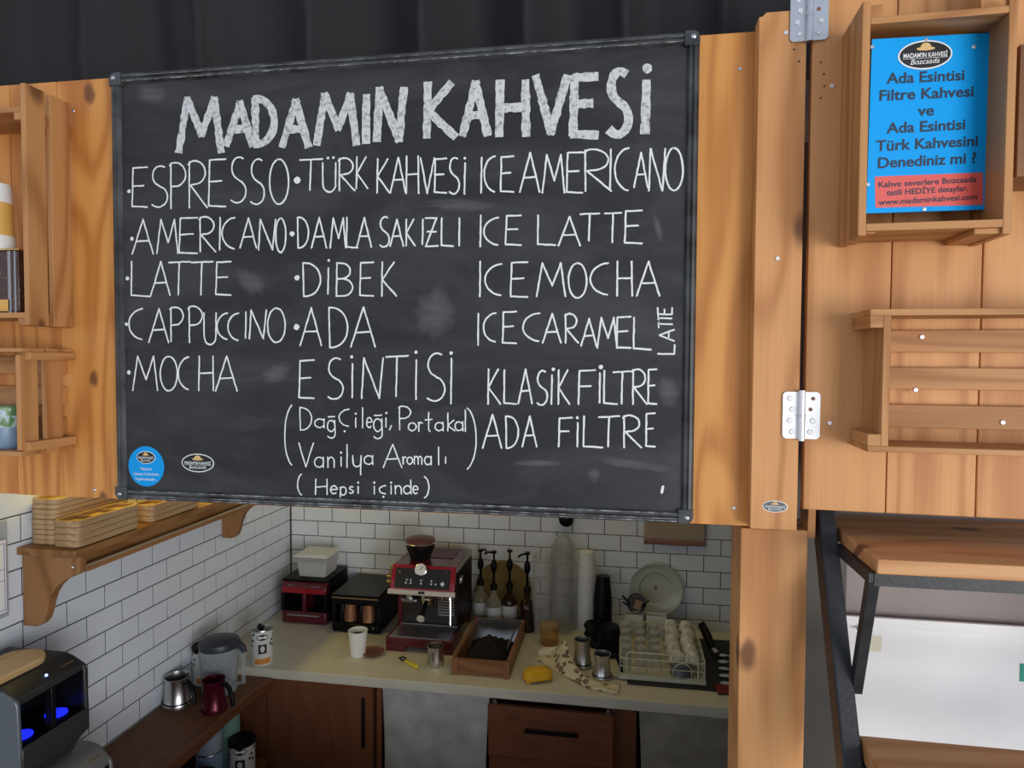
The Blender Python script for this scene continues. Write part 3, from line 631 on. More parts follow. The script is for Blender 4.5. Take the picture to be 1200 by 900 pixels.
write('chalk_lettering', [(CC, Wd('(DağÇileği,P', (620, 652, 475, 685), (670, 712, 487, 563), (722, 755, 525, 555), (765, 792, 530, 590), (805, 845, 492, 550), (860, 864, 522, 553), (883, 887, 487, 555), (898, 918, 520, 555), (922, 952, 525, 592), (963, 967, 522, 553), (975, 985, 548, 562), (1008, 1050, 482, 562))),
    (CD, Wd('ortakal)', (52, 78, 522, 548), (85, 100, 520, 550), (108, 130, 488, 550), (140, 167, 520, 548), (180, 205, 490, 548), (206, 232, 518, 548), (238, 242, 480, 550), (236, 276, 470, 678)))], tl, extra=[('dot', CC, 824, 567, 4), ('dot', CC, 862, 507, 4), ('dot', CC, 966, 505, 4), ('line', CC, [(768, 518), (790, 517)]), ('line', CC, [(925, 513), (950, 512)])])
write('chalk_lettering', [(CC, Wd('VanılyaA', (668, 718, 607, 688), (722, 752, 655, 690), (765, 790, 655, 690), (810, 814, 655, 685), (830, 834, 613, 690), (850, 882, 650, 715), (890, 920, 650, 680), (955, 1018, 612, 690))),
    (CD, Wd('romalı', (34, 46, 634, 658), (48, 66, 635, 658), (71, 98, 632, 658), (105, 128, 632, 660), (150, 154, 602, 660), (173, 177, 635, 655)))], tl, extra=[('dot', CC, 812, 640, 4)])
write('chalk_lettering', [(CC, Wd('(Hepsiiçinde', (664, 682, 712, 785), (725, 765, 730, 782), (775, 800, 752, 780), (808, 830, 755, 802), (838, 855, 755, 778), (868, 872, 755, 778), (923, 927, 755, 780), (942, 968, 752, 780), (980, 984, 752, 780), (995, 1018, 752, 780), (1024, 1050, 733, 780), (1056, 1074, 752, 780))), (CD, Wd(')', (100, 120, 698, 770)))], tl,
    extra=[('dot', CC, 870, 742, 4), ('dot', CC, 925, 742, 4), ('dot', CC, 956, 790, 4), ('dot', CC, 982, 742, 4), ('line', CD, [(892, 732), (888, 752)], .0045)])
# wiped smears
def smear(crop, cx, cy, rx, ry, tilt=0, seedv=0):
    rnd = random.Random(seedv); mb = MB(); n = 30; vs = []; gs = []; t = math.radians(tilt); ks = [rnd.uniform(.85, 1.15) for _ in range(n)]
    for ring, w in ((0, 1), (.35, .9), (.7, .55), (1, 0)):
        for i in range(n):
            a = 2*PI*i/n; x = rx*math.cos(a)*ks[i]*(ring+.001); y = ry*math.sin(a)*ks[i]*(ring+.001)
            p = bp(crop, cx+x*math.cos(t)-y*math.sin(t), cy+x*math.sin(t)+y*math.cos(t)); vs.append((p[0], YC+.0004, p[1])); gs.append((w, 0, 0))
    mb.add(vs, [(k*n+i, k*n+(i+1) % n, (k+1)*n+(i+1) % n, (k+1)*n+i) for k in range(3) for i in range(n)], gs); return mb
sm = [(CB, 250, 652, 130, 24, 2), (CD, 140, 160, 70, 92, 10), (CC, 505, 60, 60, 40, 40), (CD, 800, 660, 130, 18, 8), (CD, 665, 695, 24, 24, 0), (CB, 965, 735, 14, 55, -12), (CD, 910, 420, 36, 60, -10), (CD, 480, 655, 90, 12, 0), (CC, 590, 370, 60, 34, -30), (CA, 180, 250, 60, 40, 0)]
for i, a in enumerate(sm): smear(*a, seedv=i).build('chalk_smear', chalk_smear, cb, smooth=0)
# stickers stuck on the board
p = PY(171.5, 546.5, BS); k = 1.276/785
b = MB(); disc(b, (p.x, BS, p.z), 26*k, 26.5*k, .0005, 48); ss = b.build('sticker', blue_stick, cb); ss['label'] = 'round blue sticker'
lg = logo(cb, (p.x, BS-.0005, PY(171, 536, BS).z), 13.5*k, 8.2*k); lg.name = 'sticker_badge'
b = MB()
for i, (t, w) in enumerate((('Mekanımız', 16), ('Lokasyon Ve Kartlardan', 37), ('Yapılmaktadır...', 33))): put_text(b, t, .0085, (p.x, BS-.0009, PY(171, 549.5+i*6, BS).z), Vector((1, 0, 0)), Vector((0, 0, 1)), .005, w*k)
b.build('sticker_lettering', ink_w, ss)
p = PY(232, 542.5, BS); lg = logo(cb, (p.x, BS, p.z), 23*k, 12*k); lg.name = 'sticker'; lg['label'] = 'black oval sticker with a straw hat'
# ================================================================== POSTER CRATE AND SLATTED CRATE ON THE DOOR
def DT(name, label, cat, u, y, z, group=None):
    t = thing(name, label, cat, DM @ Vector((u, y, z)), DA, group); return t
def DB(t, mb, name, m, **k):           # vertices given in door-local coordinates
    mb.v = [DM @ v for v in mb.v]; return mb.build(name, m, t, **k)
fy = -.112
a = PD(1010, 262, fy).x; bq = PD(1188.5, 5, fy).x; zlo = PD(1015, 276, fy).z; 
zbt, zbb = PD(1014, 262, fy).z, PD(1014, 271, fy).z; ztt, ztb = PD(1022, 20.5, fy).z, PD(1022, 27, fy).z; zTop = PD(1021, 1, fy).z
cr1 = DT('wall_crate', 'upright open pine crate on the hinged plank door, framing the blue poster', 'crate', (a+bq)/2, 0, zbb)
DB(cr1, MB().box(a-.006, a+.006, fy, -.001, zlo, zTop, 2), 'side_board', 'pine_slat', bevel=.001)
DB(cr1, MB().box(bq-.006, bq+.006, fy, -.001, zlo-.004, zTop+.05, 2), 'side_board', 'pine_slat', bevel=.001)
DB(cr1, MB().box(a+.006, bq-.006, fy, -.001, zbb, zbt, 0), 'shelf_board', 'pine_slat', bevel=.001)
DB(cr1, MB().box(a+.006, bq-.006, fy, -.001, ztb-.002, ztt, 0), 'top_board', 'pine_slat', bevel=.001)
for x0, x1, z0, z1 in ((a+.006, a+.022, zlo+.004, zbb), (bq-.042, bq-.006, zlo-.002, zbb), (a+.006, a+.026, ztt, ztt+.022), (bq-.042, bq-.006, ztt, ztt+.022)):
    DB(cr1, MB().box(x0, x1, fy+.006, -.001, z0, z1, 1), 'corner_block', 'pine_slat', bevel=.001)
pL_, pR_ = -.105, -.050
q = [PD(*c) for c in ((1022, 46, pL_), (1165, 38, pR_), (1168, 245, pR_), (1015, 250, pL_))]
po = DT('poster', 'glossy blue printed poster with a red panel, standing in the upright crate', 'poster', (q[0].x+q[1].x)/2, -.07, q[3].z)
ux = (q[1]-q[0]).normalized(); uz = (q[0]-q[3]).normalized(); uz = (uz-ux*uz.dot(ux)*.0).normalized(); Wp = (q[1]-q[0]).length; Hp = (q[0]-q[3]).length; O = q[3]
pn = ux.cross(uz).normalized()
if pn.y > 0: pn = -pn
def pz(px, py, lift=.0006):            # pixel -> point just in front of the tilted sheet
    o = DI @ CAM; d = DI.to_3x3() @ ray(px, py); b0 = O+pn*lift; return o+d*((b0-o).dot(pn)/d.dot(pn))
q[2] = pz(1168, 245, 0)
mb = MB(); vs = [q[3], q[2], q[1], q[0]]; vs = vs+[v+Vector((0, .003, 0)) for v in vs]
mb.add(vs, [(0, 1, 2, 3), (7, 6, 5, 4), (0, 4, 5, 1), (1, 5, 6, 2), (2, 6, 7, 3), (3, 7, 4, 0)]); DB(po, mb, 'sheet', blue_print, smooth=0)
rq = [pz(x, y, .0003) for x, y in ((1025, 207), (1152, 202), (1152, 240), (1026, 243.5))]
mb = MB(); mb.add([v for v in rq[::-1]]+[v+Vector((0, .0003, 0)) for v in rq[::-1]], [(0, 1, 2, 3), (4, 5, 6, 7), (0, 1, 5, 4), (1, 2, 6, 5), (2, 3, 7, 6), (3, 0, 4, 7)]); DB(po, mb, 'price_panel', red_print, smooth=0).name = 'red_panel'
kx = 1.18/785
mb = MB(); tdir = (pz(1140, 176)-pz(1030, 182)).normalized(); td = tdir
for t, px, py, w, sz in (('Ada Esintisi', 1085.5, 90.5, 86, .0235), ('Filtre Kahvesi', 1086, 110, 104, .0235), ('ve', 1085.5, 130, 18, .0235), ('Ada Esintisi', 1086, 148.5, 87, .0235), ('Türk Kahvesini', 1087, 168.5, 113, .0235), ('Denediniz mi ?', 1086.5, 188.5, 109, .0235),
        ('Kahve severlere Bozcaada', 1087, 213.5, 109, .0125), ('tatili HEDİYE detaylar.', 1087, 223.5, 90, .0125), ('www.madaminkahvesi.com', 1088, 234, 110, .0125)):
    put_text(mb, t, sz, pz(px, py), td, uz, .020, w*kx)
DB(po, mb, 'lettering', ink, smooth=0)
c0 = pz(1084, 64.5); lm = Matrix.Identity(4); lgp = logo(po, DM @ c0, 30*kx, 15*kx, DM.to_3x3() @ Matrix((ux, -pn, uz)).transposed()); lgp.name = 'badge'
for x, y in ((1085, 46.5), (1022, 55), (1141, 55), (1017, 216), (1158, 223), (1083, 245)): DB(po, MB().lathe([(.0035, 0), (.003, .0012), (0, .0014)], pz(x, y), 12, rot('X', 90)), 'pin', steel)
# slatted crate
fy2 = -.098; R1 = .52
a2 = PD(1034, 450, fy2).x
zt1, zt0 = PD(1021, 362, fy2).z, PD(1021, 370, fy2).z; zq1, zq0 = PD(1017, 522.5, fy2).z, PD(1017, 529.5, fy2).z
xl = PD(1020, 366, fy2).x
cr2 = DT('wall_crate', 'long low pine crate with slatted back on the hinged plank door, below the poster', 'crate', (xl+R1)/2, 0, zq0)
DB(cr2, MB().box(xl, R1, fy2, -.001, zt0, zt1, 0), 'top_board', 'pine_slat', bevel=.001)
DB(cr2, MB().box(xl, R1, fy2, -.001, zq0, zq1, 0), 'bottom_board', 'pine_slat', bevel=.001)
DB(cr2, MB().box(a2, a2+.011, fy2, -.001, zq1, zt0, 2), 'end_board', 'pine_slat', bevel=.001)
DB(cr2, MB().box(R1-.03, R1-.018, fy2, -.001, zq1, zt0, 2), 'end_board', 'pine_slat', bevel=.001)
for z0, z1 in ((zt0-.019, zt0), (zq1, zq1+.019)): DB(cr2, MB().box(xl, a2, fy2, -.001, z0, z1, 1), 'corner_block', 'pine_slat', bevel=.001)
for py0, py1 in ((387, 413), (431, 456.5), (475, 502)):
    DB(cr2, MB().box(a2+.011, R1-.03, -.013, -.001, PD(1100, py1, -.013).z, PD(1100, py0, -.013).z, 0), 'back_slat', 'pine_slat', bevel=.0008)
q = Each(); screws(q, [PD(x, y, -.013) for x, y in ((1080, 395), (1174.5, 495), (1072.5, 457))], .0042, .003)
for m_ in q: DB(cr2, m_, 'screw', zinc_w)
xe = PD(1194.5, 100, -.10).x; ze0, ze1 = PD(1194, 207, -.10).z, PD(1194, 52, -.10).z
cr3 = DT('wall_crate', 'dark brown crate at the far right, beside the crate with the blue poster', 'crate', xe+.08, 0, ze0)
DB(cr3, MB().box(xe, xe+.011, -.10, -.001, ze0, ze1, 2), 'side_board', 'crate_oak', bevel=.001)
DB(cr3, MB().box(xe+.15, xe+.161, -.10, -.001, ze0, ze1, 2), 'side_board', 'crate_oak', bevel=.001)
DB(cr3, MB().box(xe+.011, xe+.15, -.10, -.001, ze0, ze0+.011, 0), 'bottom_board', 'crate_oak', bevel=.001)
DB(cr3, MB().box(xe+.011, xe+.15, -.10, -.001, ze1-.011, ze1, 0), 'top_board', 'crate_oak', bevel=.001)
# ================================================================== CRATES ON THE LEFT PANEL
def lcrate_tall():
    x1 = -1.178; yb = PF-.0015; yf = 1.172; z0, z1 = 2.196, 2.676; xa = -1.60
    t = thing('wall_crate', 'tall pine crate on the plank panel left of the chalkboard, holding the tin box', 'crate', ((xa+x1)/2, PF, z0))
    pf = (PX(33, 300, x1).y, PX(56, 300, x1).y, PX(62, 300, x1).y, PX(84, 300, x1).y)
    for X in (x1, xa):
        MB().box(X-.011, X, pf[0], pf[1], z0, z1, 2).build('side_slat', 'pine_slat', t, bevel=.001)
        MB().box(X-.011, X, pf[2], min(pf[3], yb), z0, z1, 2).build('side_slat', 'pine_slat', t, bevel=.001)
    zt = PY(0, 125, pf[0]).z; zs = PY(10, 366, pf[0]).z
    for zz, nm in ((zt, 'top_slat'), (zs, 'shelf_slat')):
        MB().box(xa, x1-.011, pf[0]+.004, pf[0]+.050, zz-.011, zz, 0).build(nm, 'pine_slat', t, bevel=.001)
        MB().box(xa, x1-.011, pf[0]+.056, yb, zz-.011, zz, 0).build(nm, 'pine_slat', t, bevel=.001)
    for X in (x1-.031, xa):
        MB().box(X, X+.020, pf[0]+.004, yb, zs-.026, zs-.011, 1).build('cleat', 'pine_slat', t, bevel=.001); MB().box(X, X+.020, pf[0]+.004, yb, zt-.026, zt-.011, 1).build('cleat', 'pine_slat', t, bevel=.001)
    return t, pf, zs
ct, pf, zs = lcrate_tall()
x1 = -1.192; yb = PF-.0015
yA = PX(24, 480, x1).y
c2 = thing('wall_crate', 'low pine crate on the plank panel left of the chalkboard, holding the flowered blue tin', 'crate', (-1.40, PF, 1.925))
zt = PY(20, 402, yA).z; zt2 = PY(20, 416, yA).z; zb = PY(20, 528, yA).z; zbb = PY(20, 535, yA).z; xa = -1.62
for X in (x1, xa):
    MB().box(X-.010, X, yA, PX(45, 480, x1).y, zb, zt2, 2).build('side_slat', 'pine_slat', c2, bevel=.001)
    MB().box(X-.010, X, PX(54, 480, x1).y, PX(74, 480, x1).y, zb, zt2, 2).build('side_slat', 'pine_slat', c2, bevel=.001)
MB().box(xa-.01, x1+.004, yA, yA+.055, zt2+.006, zt2+.014, 0).build('top_slat', 'pine_slat', c2, bevel=.001)
MB().box(x1-.010, x1+.012, yA+.012, yb, zt2-.010, zt2+.006, 1).build('cleat', 'pine_slat', c2, bevel=.001)
MB().box(xa-.01, x1+.004, yA+.060, yb, zt2+.006, zt2+.014, 0).build('top_slat', 'pine_slat', c2, bevel=.001)
MB().box(x1-.010, x1+.012, yA+.008, yb, zb-.002, zb+.016, 1).build('cleat', 'pine_slat', c2, bevel=.001)
MB().box(xa-.01, x1+.002, yA-.004, yA+.055, zb-.012, zb-.002, 0).build('bottom_slat', 'pine_slat', c2, bevel=.001)
MB().box(xa-.01, x1+.002, yA+.060, yb, zb-.012, zb-.002, 0).build('bottom_slat', 'pine_slat', c2, bevel=.001)
for py0, py1 in ((418, 438), (452, 473), (487, 507)):
    MB().box(xa, x1-.012, PF-.012, yb, PY(10, py1, PF).z, PY(10, py0, PF).z, 0).build('back_slat', 'pine_slat', c2, bevel=.001)
# contents
zz = zs
pL = PY(26, 330, pf[0]+.03); bxw = .075
tb = thing('tin_box', 'flat brown printed tin box with clear strips, standing in the tall crate', 'tin', (pL.x-.04, pf[0]+.045, zz))
h = PY(15, 292, pf[0]+.03).z-zz
MB().box(pL.x-.09, pL.x, pf[0]+.022, pf[0]+.072, zz+.0005, zz+h-.004).build('body', 'coffee_print', tb, bevel=.003)
MB().box(pL.x-.091, pL.x+.001, pf[0]+.021, pf[0]+.073, zz+h-.004, zz+h).build('lid', gold, tb, bevel=.0015)
for dx, w in ((-.018, .007), (-.006, .004)): MB().box(pL.x+dx-w, pL.x+dx, pf[0]+.0212, pf[0]+.0222, zz+.001, zz+h-.005).build('clear_strip', silver_pl, tb, smooth=0)
MB().box(pL.x-.09, pL.x-.022, pf[0]+.0212, pf[0]+.0222, zz+.004, zz+.028).build('paper_label', mat('mustard', (.72, .42, .10), .6), tb, smooth=0)
pc = PY(0, 250, pf[0]+.045)
cn = thing('paper_tube', 'white and mustard paper tube standing on the tin box', 'tube', (pc.x-.011, pf[0]+.045, zz+h))
r0 = PY(11.5, 280, pf[0]+.045).x-pc.x+.011; ht = PY(5, 216, pf[0]+.045).z-(zz+h)
MB().lathe([(r0*1.02, .0005), (r0*.98, ht*.22)], (pc.x-.011, pf[0]+.045, zz+h), 28).build('base_band', paper_w, cn)
MB().lathe([(r0*.98, ht*.22), (r0*.90, ht*.72)], (pc.x-.011, pf[0]+.045, zz+h), 28).build('label_band', mat('mustard', (.72, .42, .10), .6), cn)
MB().lathe([(r0*.90, ht*.72), (r0*.84, ht)], (pc.x-.011, pf[0]+.045, zz+h), 28).build('top_band', paper_w, cn)
pt = PY(20, 500, yA+.04); zf = zb-.002; hb = PY(10, 475, yA+.05).z-zf; xc = pt.x-.040
bt = thing('tin_box', 'round blue tin with a flowered lid, standing in the low crate', 'tin', (xc, yA+.052, zf))
MB().lathe([(.039, .0005), (.040, .002), (.040, hb*.5)], (xc, yA+.052, zf), 32).build('body', blue_tin, bt)
MB().lathe([(.0405, hb*.5), (.0412, hb*.52), (.0412, hb*.97), (.039, hb), (0, hb)], (xc, yA+.052, zf), 32).build('lid', 'flowered_tin', bt)
# ================================================================== LADDER RACK ON THE RIGHT
rk = thing('ladder_rack', 'leaning black steel ladder rack with two thick pine shelves, right of the wooden post', 'rack', (.55, 1.1, 0))
xr0, xr1 = .352, .388
def post_y(z): return 1.304-(1.853-z)*(1.304-1.130)/(1.853-1.472)     # front face, right edge
sl = (1.304-1.130)/(1.853-1.472); yb0 = post_y(0)
for X0, X1 in ((xr0+.006, xr1), (.98, 1.012)):
    MB().prism([(post_y(0), 0.0), (post_y(0)+.05, 0.0), (post_y(1.95)+.05, 1.95), (post_y(1.95), 1.95)], 0, X0, X1).build('upright', black_metal, rk, bevel=.003)
def shelf(zt, th, yfront, yback, x0, x1):
    mb = MB(); ny = 1; mb.box(x0, x1, yfront, yback, zt-th, zt, 0); return mb.build('shelf_board', 'pine_rack', rk, bevel=.002)
yS = 1.118; zS = PY(1028, 655, yS).z; thS = zS-PY(1028, 673, yS).z; xS = PY(1028, 660, yS).x
shelf(zS, thS, yS, yS+.31, xS, 1.0)
MB().box(xS-.002, 1.0, yS+.004, yS+.010, zS-thS-.020, zS-thS).build('angle_bar', black_metal, rk, smooth=0)
for X in (xr1-.003, .985):
    MB().box(X, X+.017, yS+.006, post_y(zS-.03)+.02, zS-thS-.017, zS-thS).build('bracket_arm', black_metal, rk, bevel=.001)
    pa = Vector((X+.0085, yS+.012, zS-thS-.014)); zj = 1.575; pb = Vector((X+.0085, post_y(zj)+.018, zj)); d = (pb-pa)
    M4 = Matrix.Translation(pa) @ d.to_track_quat('Z', 'X').to_matrix().to_4x4()
    MB().box(-.0085, .0085, -.0085, .0085, 0, d.length, 2, M4).build('strut', black_metal, rk, bevel=.001)
p = PX(1013, 862, .402); zL = p.z; shelf(zL, .03, p.y-.16, p.y, .3915, 1.0)
MB().box(.402, 1.0, p.y-.156, p.y-.150, zL-.05, zL-.03).build('angle_bar', black_metal, rk, smooth=0)
for X in (xr1-.003, .985): MB().box(X, X+.014, p.y-.15, p.y+.01, zL-.046, zL-.0305).build('bracket_arm', black_metal, rk, bevel=.001)
# ================================================================== INTERIOR : WALL SHELF AND TRAYS
CT = .90                                  # worktop height
SY0, SY1 = 1.583, 2.66; SX = -1.463
sh = thing('wall_shelf', 'brown wooden wall shelf on scrolled brackets along the left tiled wall', 'shelf', (XL, (SY0+SY1)/2, 1.38))
MB().box(XL+.0015, SX, SY0, SY1, 1.586, 1.606, 1).build('shelf_board', 'oak_shelf', sh, bevel=.002)
bp_ = [(XL+.0015, 1.586), (-1.466, 1.586), (-1.466, 1.540), (-1.485, 1.530), (-1.515, 1.518), (-1.537, 1.500), (-1.553, 1.478), (-1.562, 1.455), (-1.570, 1.425), (-1.578, 1.402), (-1.590, 1.388), (-1.605, 1.382), (XL+.0015, 1.382)]
for y in (1.60, 2.541): MB().prism(bp_, 1, y, y+.026, 2).build('bracket', 'oak_shelf', sh, bevel=.0015)
MB().box(-1.510, -1.492, 1.626, 2.541, 1.536, 1.586, 1).build('apron', 'oak_shelf', sh, bevel=.001)
MB().box(-1.492, -1.466, 1.626, 2.541, 1.536, 1.551, 1).build('front_rail', 'oak_shelf', sh, bevel=.001)
MB().box(-1.476, -1.4655, 1.626, 2.541, 1.551, 1.5555).build('light_strip', mat('strip_profile', (.62, .58, .44), .35, .6), sh, smooth=0)
q = Each(); screws(q, [(-1.487, 1.60, 1.556)], .004, .002); q.build('screw', steel, sh)
def tray_mb(w, l, h):                     # hollow rectangular tray with rounded corners and two dividers, long side along Y
    mb = MB(); r = .018; n = 5
    def rr(ins):
        o = []; a, b = w/2-ins, l/2-ins; q = max(.002, r-ins)
        for cx_, cy_, s in ((a-q, b-q, 0), (-a+q, b-q, 90), (-a+q, -b+q, 180), (a-q, -b+q, 270)):
            for i in range(n+1): t = math.radians(s+90*i/n); o.append((cx_+q*math.cos(t), cy_+q*math.sin(t)))
        return o
    O, I = rr(0), rr(.009); B_ = rr(.0022); N = len(O); off = Vector((random.uniform(0, 30), random.uniform(0, 30), random.uniform(0, 30)))
    vs = [(x, y, 0) for x, y in B_]+[(x, y, .0025) for x, y in O]+[(x, y, h-.0015) for x, y in O]+[(x, y, h) for x, y in rr(.0015)]+[(x, y, h) for x, y in I]+[(x, y, h*.35) for x, y in I]
    fs = [tuple(range(N))[::-1], tuple(range(5*N, 6*N))]
    for k in range(5):
        for i in range(N): fs.append((k*N+i, k*N+(i+1) % N, (k+1)*N+(i+1) % N, (k+1)*N+i))
    mb.add(vs, fs, [Vector((v[0], v[2], v[1]))+off for v in vs])
    return mb
def tray_stack(cx_, y0, z0, w, l, h, n, word, jit, proto=None):
    for i in range(n):
        loc = (cx_+random.uniform(-jit, jit), y0+l/2+random.uniform(-jit, jit), z0+.0004+i*(h+.0006)); rz = random.uniform(-.012, .012)
        rank = 'topmost' if i == n-1 else 'lowest' if i == 0 else ['', 'second', 'third', 'fourth', 'fifth', 'sixth', 'seventh', 'eighth'][i]+' from the bottom'
        lab = f'shallow wooden tray, {rank} of the {word}'
        if proto is None:
            proto = thing('wooden_tray', lab, 'tray', loc, rz, 'wooden trays on the wall shelf'); tray_mb(w, l, h).build('body', 'tray_wood', proto, world=False, smooth=40)
            for yy in (-l*.17, l*.17): MB().box(-w/2+.0085, w/2-.0085, yy-.003, yy+.003, h*.36, h*.85, 0).build('divider', 'tray_wood', proto, world=False)
        else: dup(proto, loc, rz, lab)
    return proto
tr = tray_stack(-1.517, 1.606, 1.606, .082, .245, .0182, 4, 'front stack near the shelf edge', .0008)
tray_stack(-1.517, 1.905, 1.606, .082, .245, .0182, 3, 'short stack behind the front stack', .002, tr)
tray_stack(-1.602, 1.622, 1.606, .084, .29, .0137, 9, 'tall stack against the wall', .0015)
# document sleeve on the left wall
a = PX(-30, 608, XL+.012); b = PX(8, 610, XL+.012); c_ = PX(4, 724, XL+.012)
hd = thing('document_holder', 'clear white acrylic document holder on the tiled wall at the left edge', 'holder', (XL+.001, (a.y+b.y)/2, c_.z))
MB().box(XL+.0015, XL+.014, a.y-.05, b.y, c_.z, b.z).build('sleeve', frost, hd, bevel=.003)
MB().box(XL+.014, XL+.0150, a.y-.04, b.y-.008, c_.z+.014, b.z-.05).build('sheet', paper_w, hd, smooth=0)
lv = mat('lilac_ink', (.28, .26, .52), .6); q = MB(); y1, y0_ = b.y-.012, a.y-.03
for z in (c_.z+.02, c_.z+.10, c_.z+.13, b.z-.06): q.box(XL+.0150, XL+.0154, y0_, y1, z, z+.002)
q.box(XL+.0150, XL+.0154, y1-.002, y1, c_.z+.02, b.z-.06); q.build('printed_lines', lv, hd, smooth=0)
# ================================================================== BENCH, TURKISH COFFEE MACHINES ON THE LEFT
BT = .87
bn = thing('wooden_bench_top', 'dark walnut plank bench top running along the left tiled wall', 'worktop', (-1.5, 1.9, BT))
fx = [(-1.372, 1.335), (-1.375, 1.75), (-1.374, 1.95), (-1.380, 2.15), (-1.372, 2.32), (-1.352, 2.418), (XL+.0015, 2.418), (XL+.0015, 1.335)]
MB().prism(fx, 2, BT-.042, BT, 1).build('plank', 'walnut_bench', bn, bevel=.006)
MB().box(XL+.0015, -1.40, 1.34, 1.37, 0, BT-.042, 2).build('end_panel', 'walnut_cabinet', bn, bevel=.002)
MB().box(XL+.0015, -1.36, 1.37, 2.40, .535, .560, 1).build('lower_shelf', 'walnut_bench', bn, bevel=.002)
def brew(name, label, X0, X1, Y0, Y1, z0, z1, body, side, lit, f0=.31, f1=.74):
    t = thing(name, label, 'coffee machine', ((X0+X1)/2, (Y0+Y1)/2, z0)); H = z1-z0; th = .010
    zc0, zc1 = z0+H*f0, z0+H*f1; ym = (Y0+Y1)/2
    MB().prism([(X0, z0), (X1-.060, z0), (X1-.045, z0+H*.10), (X1, zc0-.055), (X1, zc0-.006), (X1-.004, zc0), (X0, zc0)], 1, Y0+.004, Y1-.004).build('base', body, t, bevel=.003)
    MB().box(X0, X0+.115, Y0+.004, Y1-.004, zc0, zc1).build('back_body', black_pl, t, smooth=0)  # near-black: the shade inside the bays is put into the colour
    MB().box(X0+.115, X1-.014, Y1-th-.002, Y1-th, zc0, zc1).build('bay_shade', black_pl, t, smooth=0)  # thin black sheet painting shade on the far bay wall
    MB().box(X0+.115, X1-.006, Y0+th, Y1-th-.002, zc0, zc0+.0006).build('dark_bay_floor', black_pl, t, smooth=0)  # thin black sheet painting shade on the floor of the bays
    MB().prism([(X0, zc1), (X1-.010, zc1), (X1-.014, zc1+H*.06), (X1-.050, z1-.006), (X1-.075, z1), (X0, z1)], 1, Y0+.004, Y1-.004).build('top_cover', body, t, bevel=.004)
    for y0, y1 in ((Y0, Y0+th), (Y1-th, Y1)):
        MB().prism([(X0, z0+.002), (X1-.055, z0+.002), (X1-.040, z0+H*.11), (X1-.004, zc0-.05), (X1-.004, zc0-.01), (X1-.008, zc1), (X1-.012, zc1+H*.05), (X1-.050, z1-.010), (X0, z1-.010)], 1, y0-.001, y1).build('side_panel', side if y0 == Y0 else body, t, bevel=.003)
    MB().box(X1-.030, X1-.010, ym-.007, ym+.007, zc0, zc1).build('pillar', black_pl, t, bevel=.002)
    for y in ((Y0+th+ym-.01)/2, (Y1-th+ym+.01)/2):
        MB().lathe([(.026, 0), (.026, .003), (.021, .004), (0, .004)], (X1-.055, y, zc0+.001), 28).build('cup_plate', blue_led if lit else black_pl, t)
    MB().box(X1-.012, X1-.0005, Y0+.02, Y1-.02, zc0-.030, zc0-.0265).build('trim_line', steel, t, smooth=0)
    dz = (z1-.006)-(zc1+H*.06); dx = -.036; nrm = Vector((dz, 0, -dx)).normalized(); mid = Vector((X1-.032, 0, (z1-.006+zc1+H*.06)/2))
    p_ = mid+nrm*.0008
    q = MB(); q.lathe([(.0032, 0), (.0032, .0016), (0, .002)], (p_.x, ym, p_.z), 12, rot('Y', 50)); q.build('indicator', blue_led2 if lit else steel, t)
    q = MB(); q.box(p_.x-.001, p_.x+.001, Y1-.06, Y1-.02, p_.z-.001, p_.z+.0015); q.build('printed_mark', gold, t, smooth=0)
    return t
brew('turkish_coffee_machine', 'dark grey double coffee machine with glowing blue cup bays, on top of another machine', XL+.006, -1.398, 1.345, 1.556, 1.0705, 1.345, mat('charcoal_plastic', (.026, .026, .027), .36), mat('slate_side', (.13, .145, .165), .32, .3), True, .47, .84)
brew('turkish_coffee_machine', 'silver grey coffee machine at the left edge, underneath the machine with blue lights', XL+.006, -1.372, 1.338, 1.612, BT+.0005, 1.070, mat('silver_grey', (.16, .16, .16), .35, .3), silver_pl, False, .40, .72)
wbd = thing('serving_board', 'round-ended pale wooden serving board lying on the upper left coffee machine', 'board', (-1.55, 1.40, 1.3455))
tip = PZ(62, 762, 1.3635); q = []
for i in range(13): a = PI*i/12; q.append((tip.x+.015-.050+.058*math.cos(a), tip.y-.052+.055*math.sin(a)))
q = q+[(tip.x+.015-.106, 1.34), (tip.x-.08, 1.31), (tip.x-.02, 1.31), (tip.x+.015+.004, 1.34)]
MB().prism([(x-.015, y) for x, y in q], 2, 1.3455, 1.3635, 1).build('plank', 'board_wood', wbd, bevel=.003)
# pots and jug on the bench
def pot(t, r, h, m, hdir, tilt=0, hm='black_plastic', band=True):
    """tapered coffee pot, handle towards angle hdir"""
    MB().open_lathe([(r*.98, .001), (r*1.06, .004), (r*1.05, h*.14), (r*.96, h*.2), (r*.86, h*.62), (r*.84, h*.8), (r*.93, h), (r*.88, h), (r*.80, h*.8), (r*.82, h*.6), (r*.9, h*.15), (.0005, h*.13)], n=32).build('body', m, t, world=False)
    MB().lathe([(.0005, 0), (r*1.0, 0), (r*1.0, .002)], n=32).build('base', m, t, world=False)
    if band: MB().lathe([(r*1.065, h*.15), (r*1.065, h*.185)], n=32).build('band', black_pl, t, world=False)
    MB().lathe([(r*.79, h*.62), (.0005, h*.62)], n=24).build('contents', coffee, t, world=False)
    d = Vector((math.cos(hdir), math.sin(hdir), 0))
    P = [d*(r*.86)+Vector((0, 0, h*.86)), d*(r*1.25)+Vector((0, 0, h*.93)), d*(r*1.65)+Vector((0, 0, h*.82)), d*(r*1.95)+Vector((0, 0, h*.55)), d*(r*2.08)+Vector((0, 0, h*.25))]
    MB().tube(P, [.0075, .008, .0085, .0085, .007], 10).build('handle', hm, t, world=False)
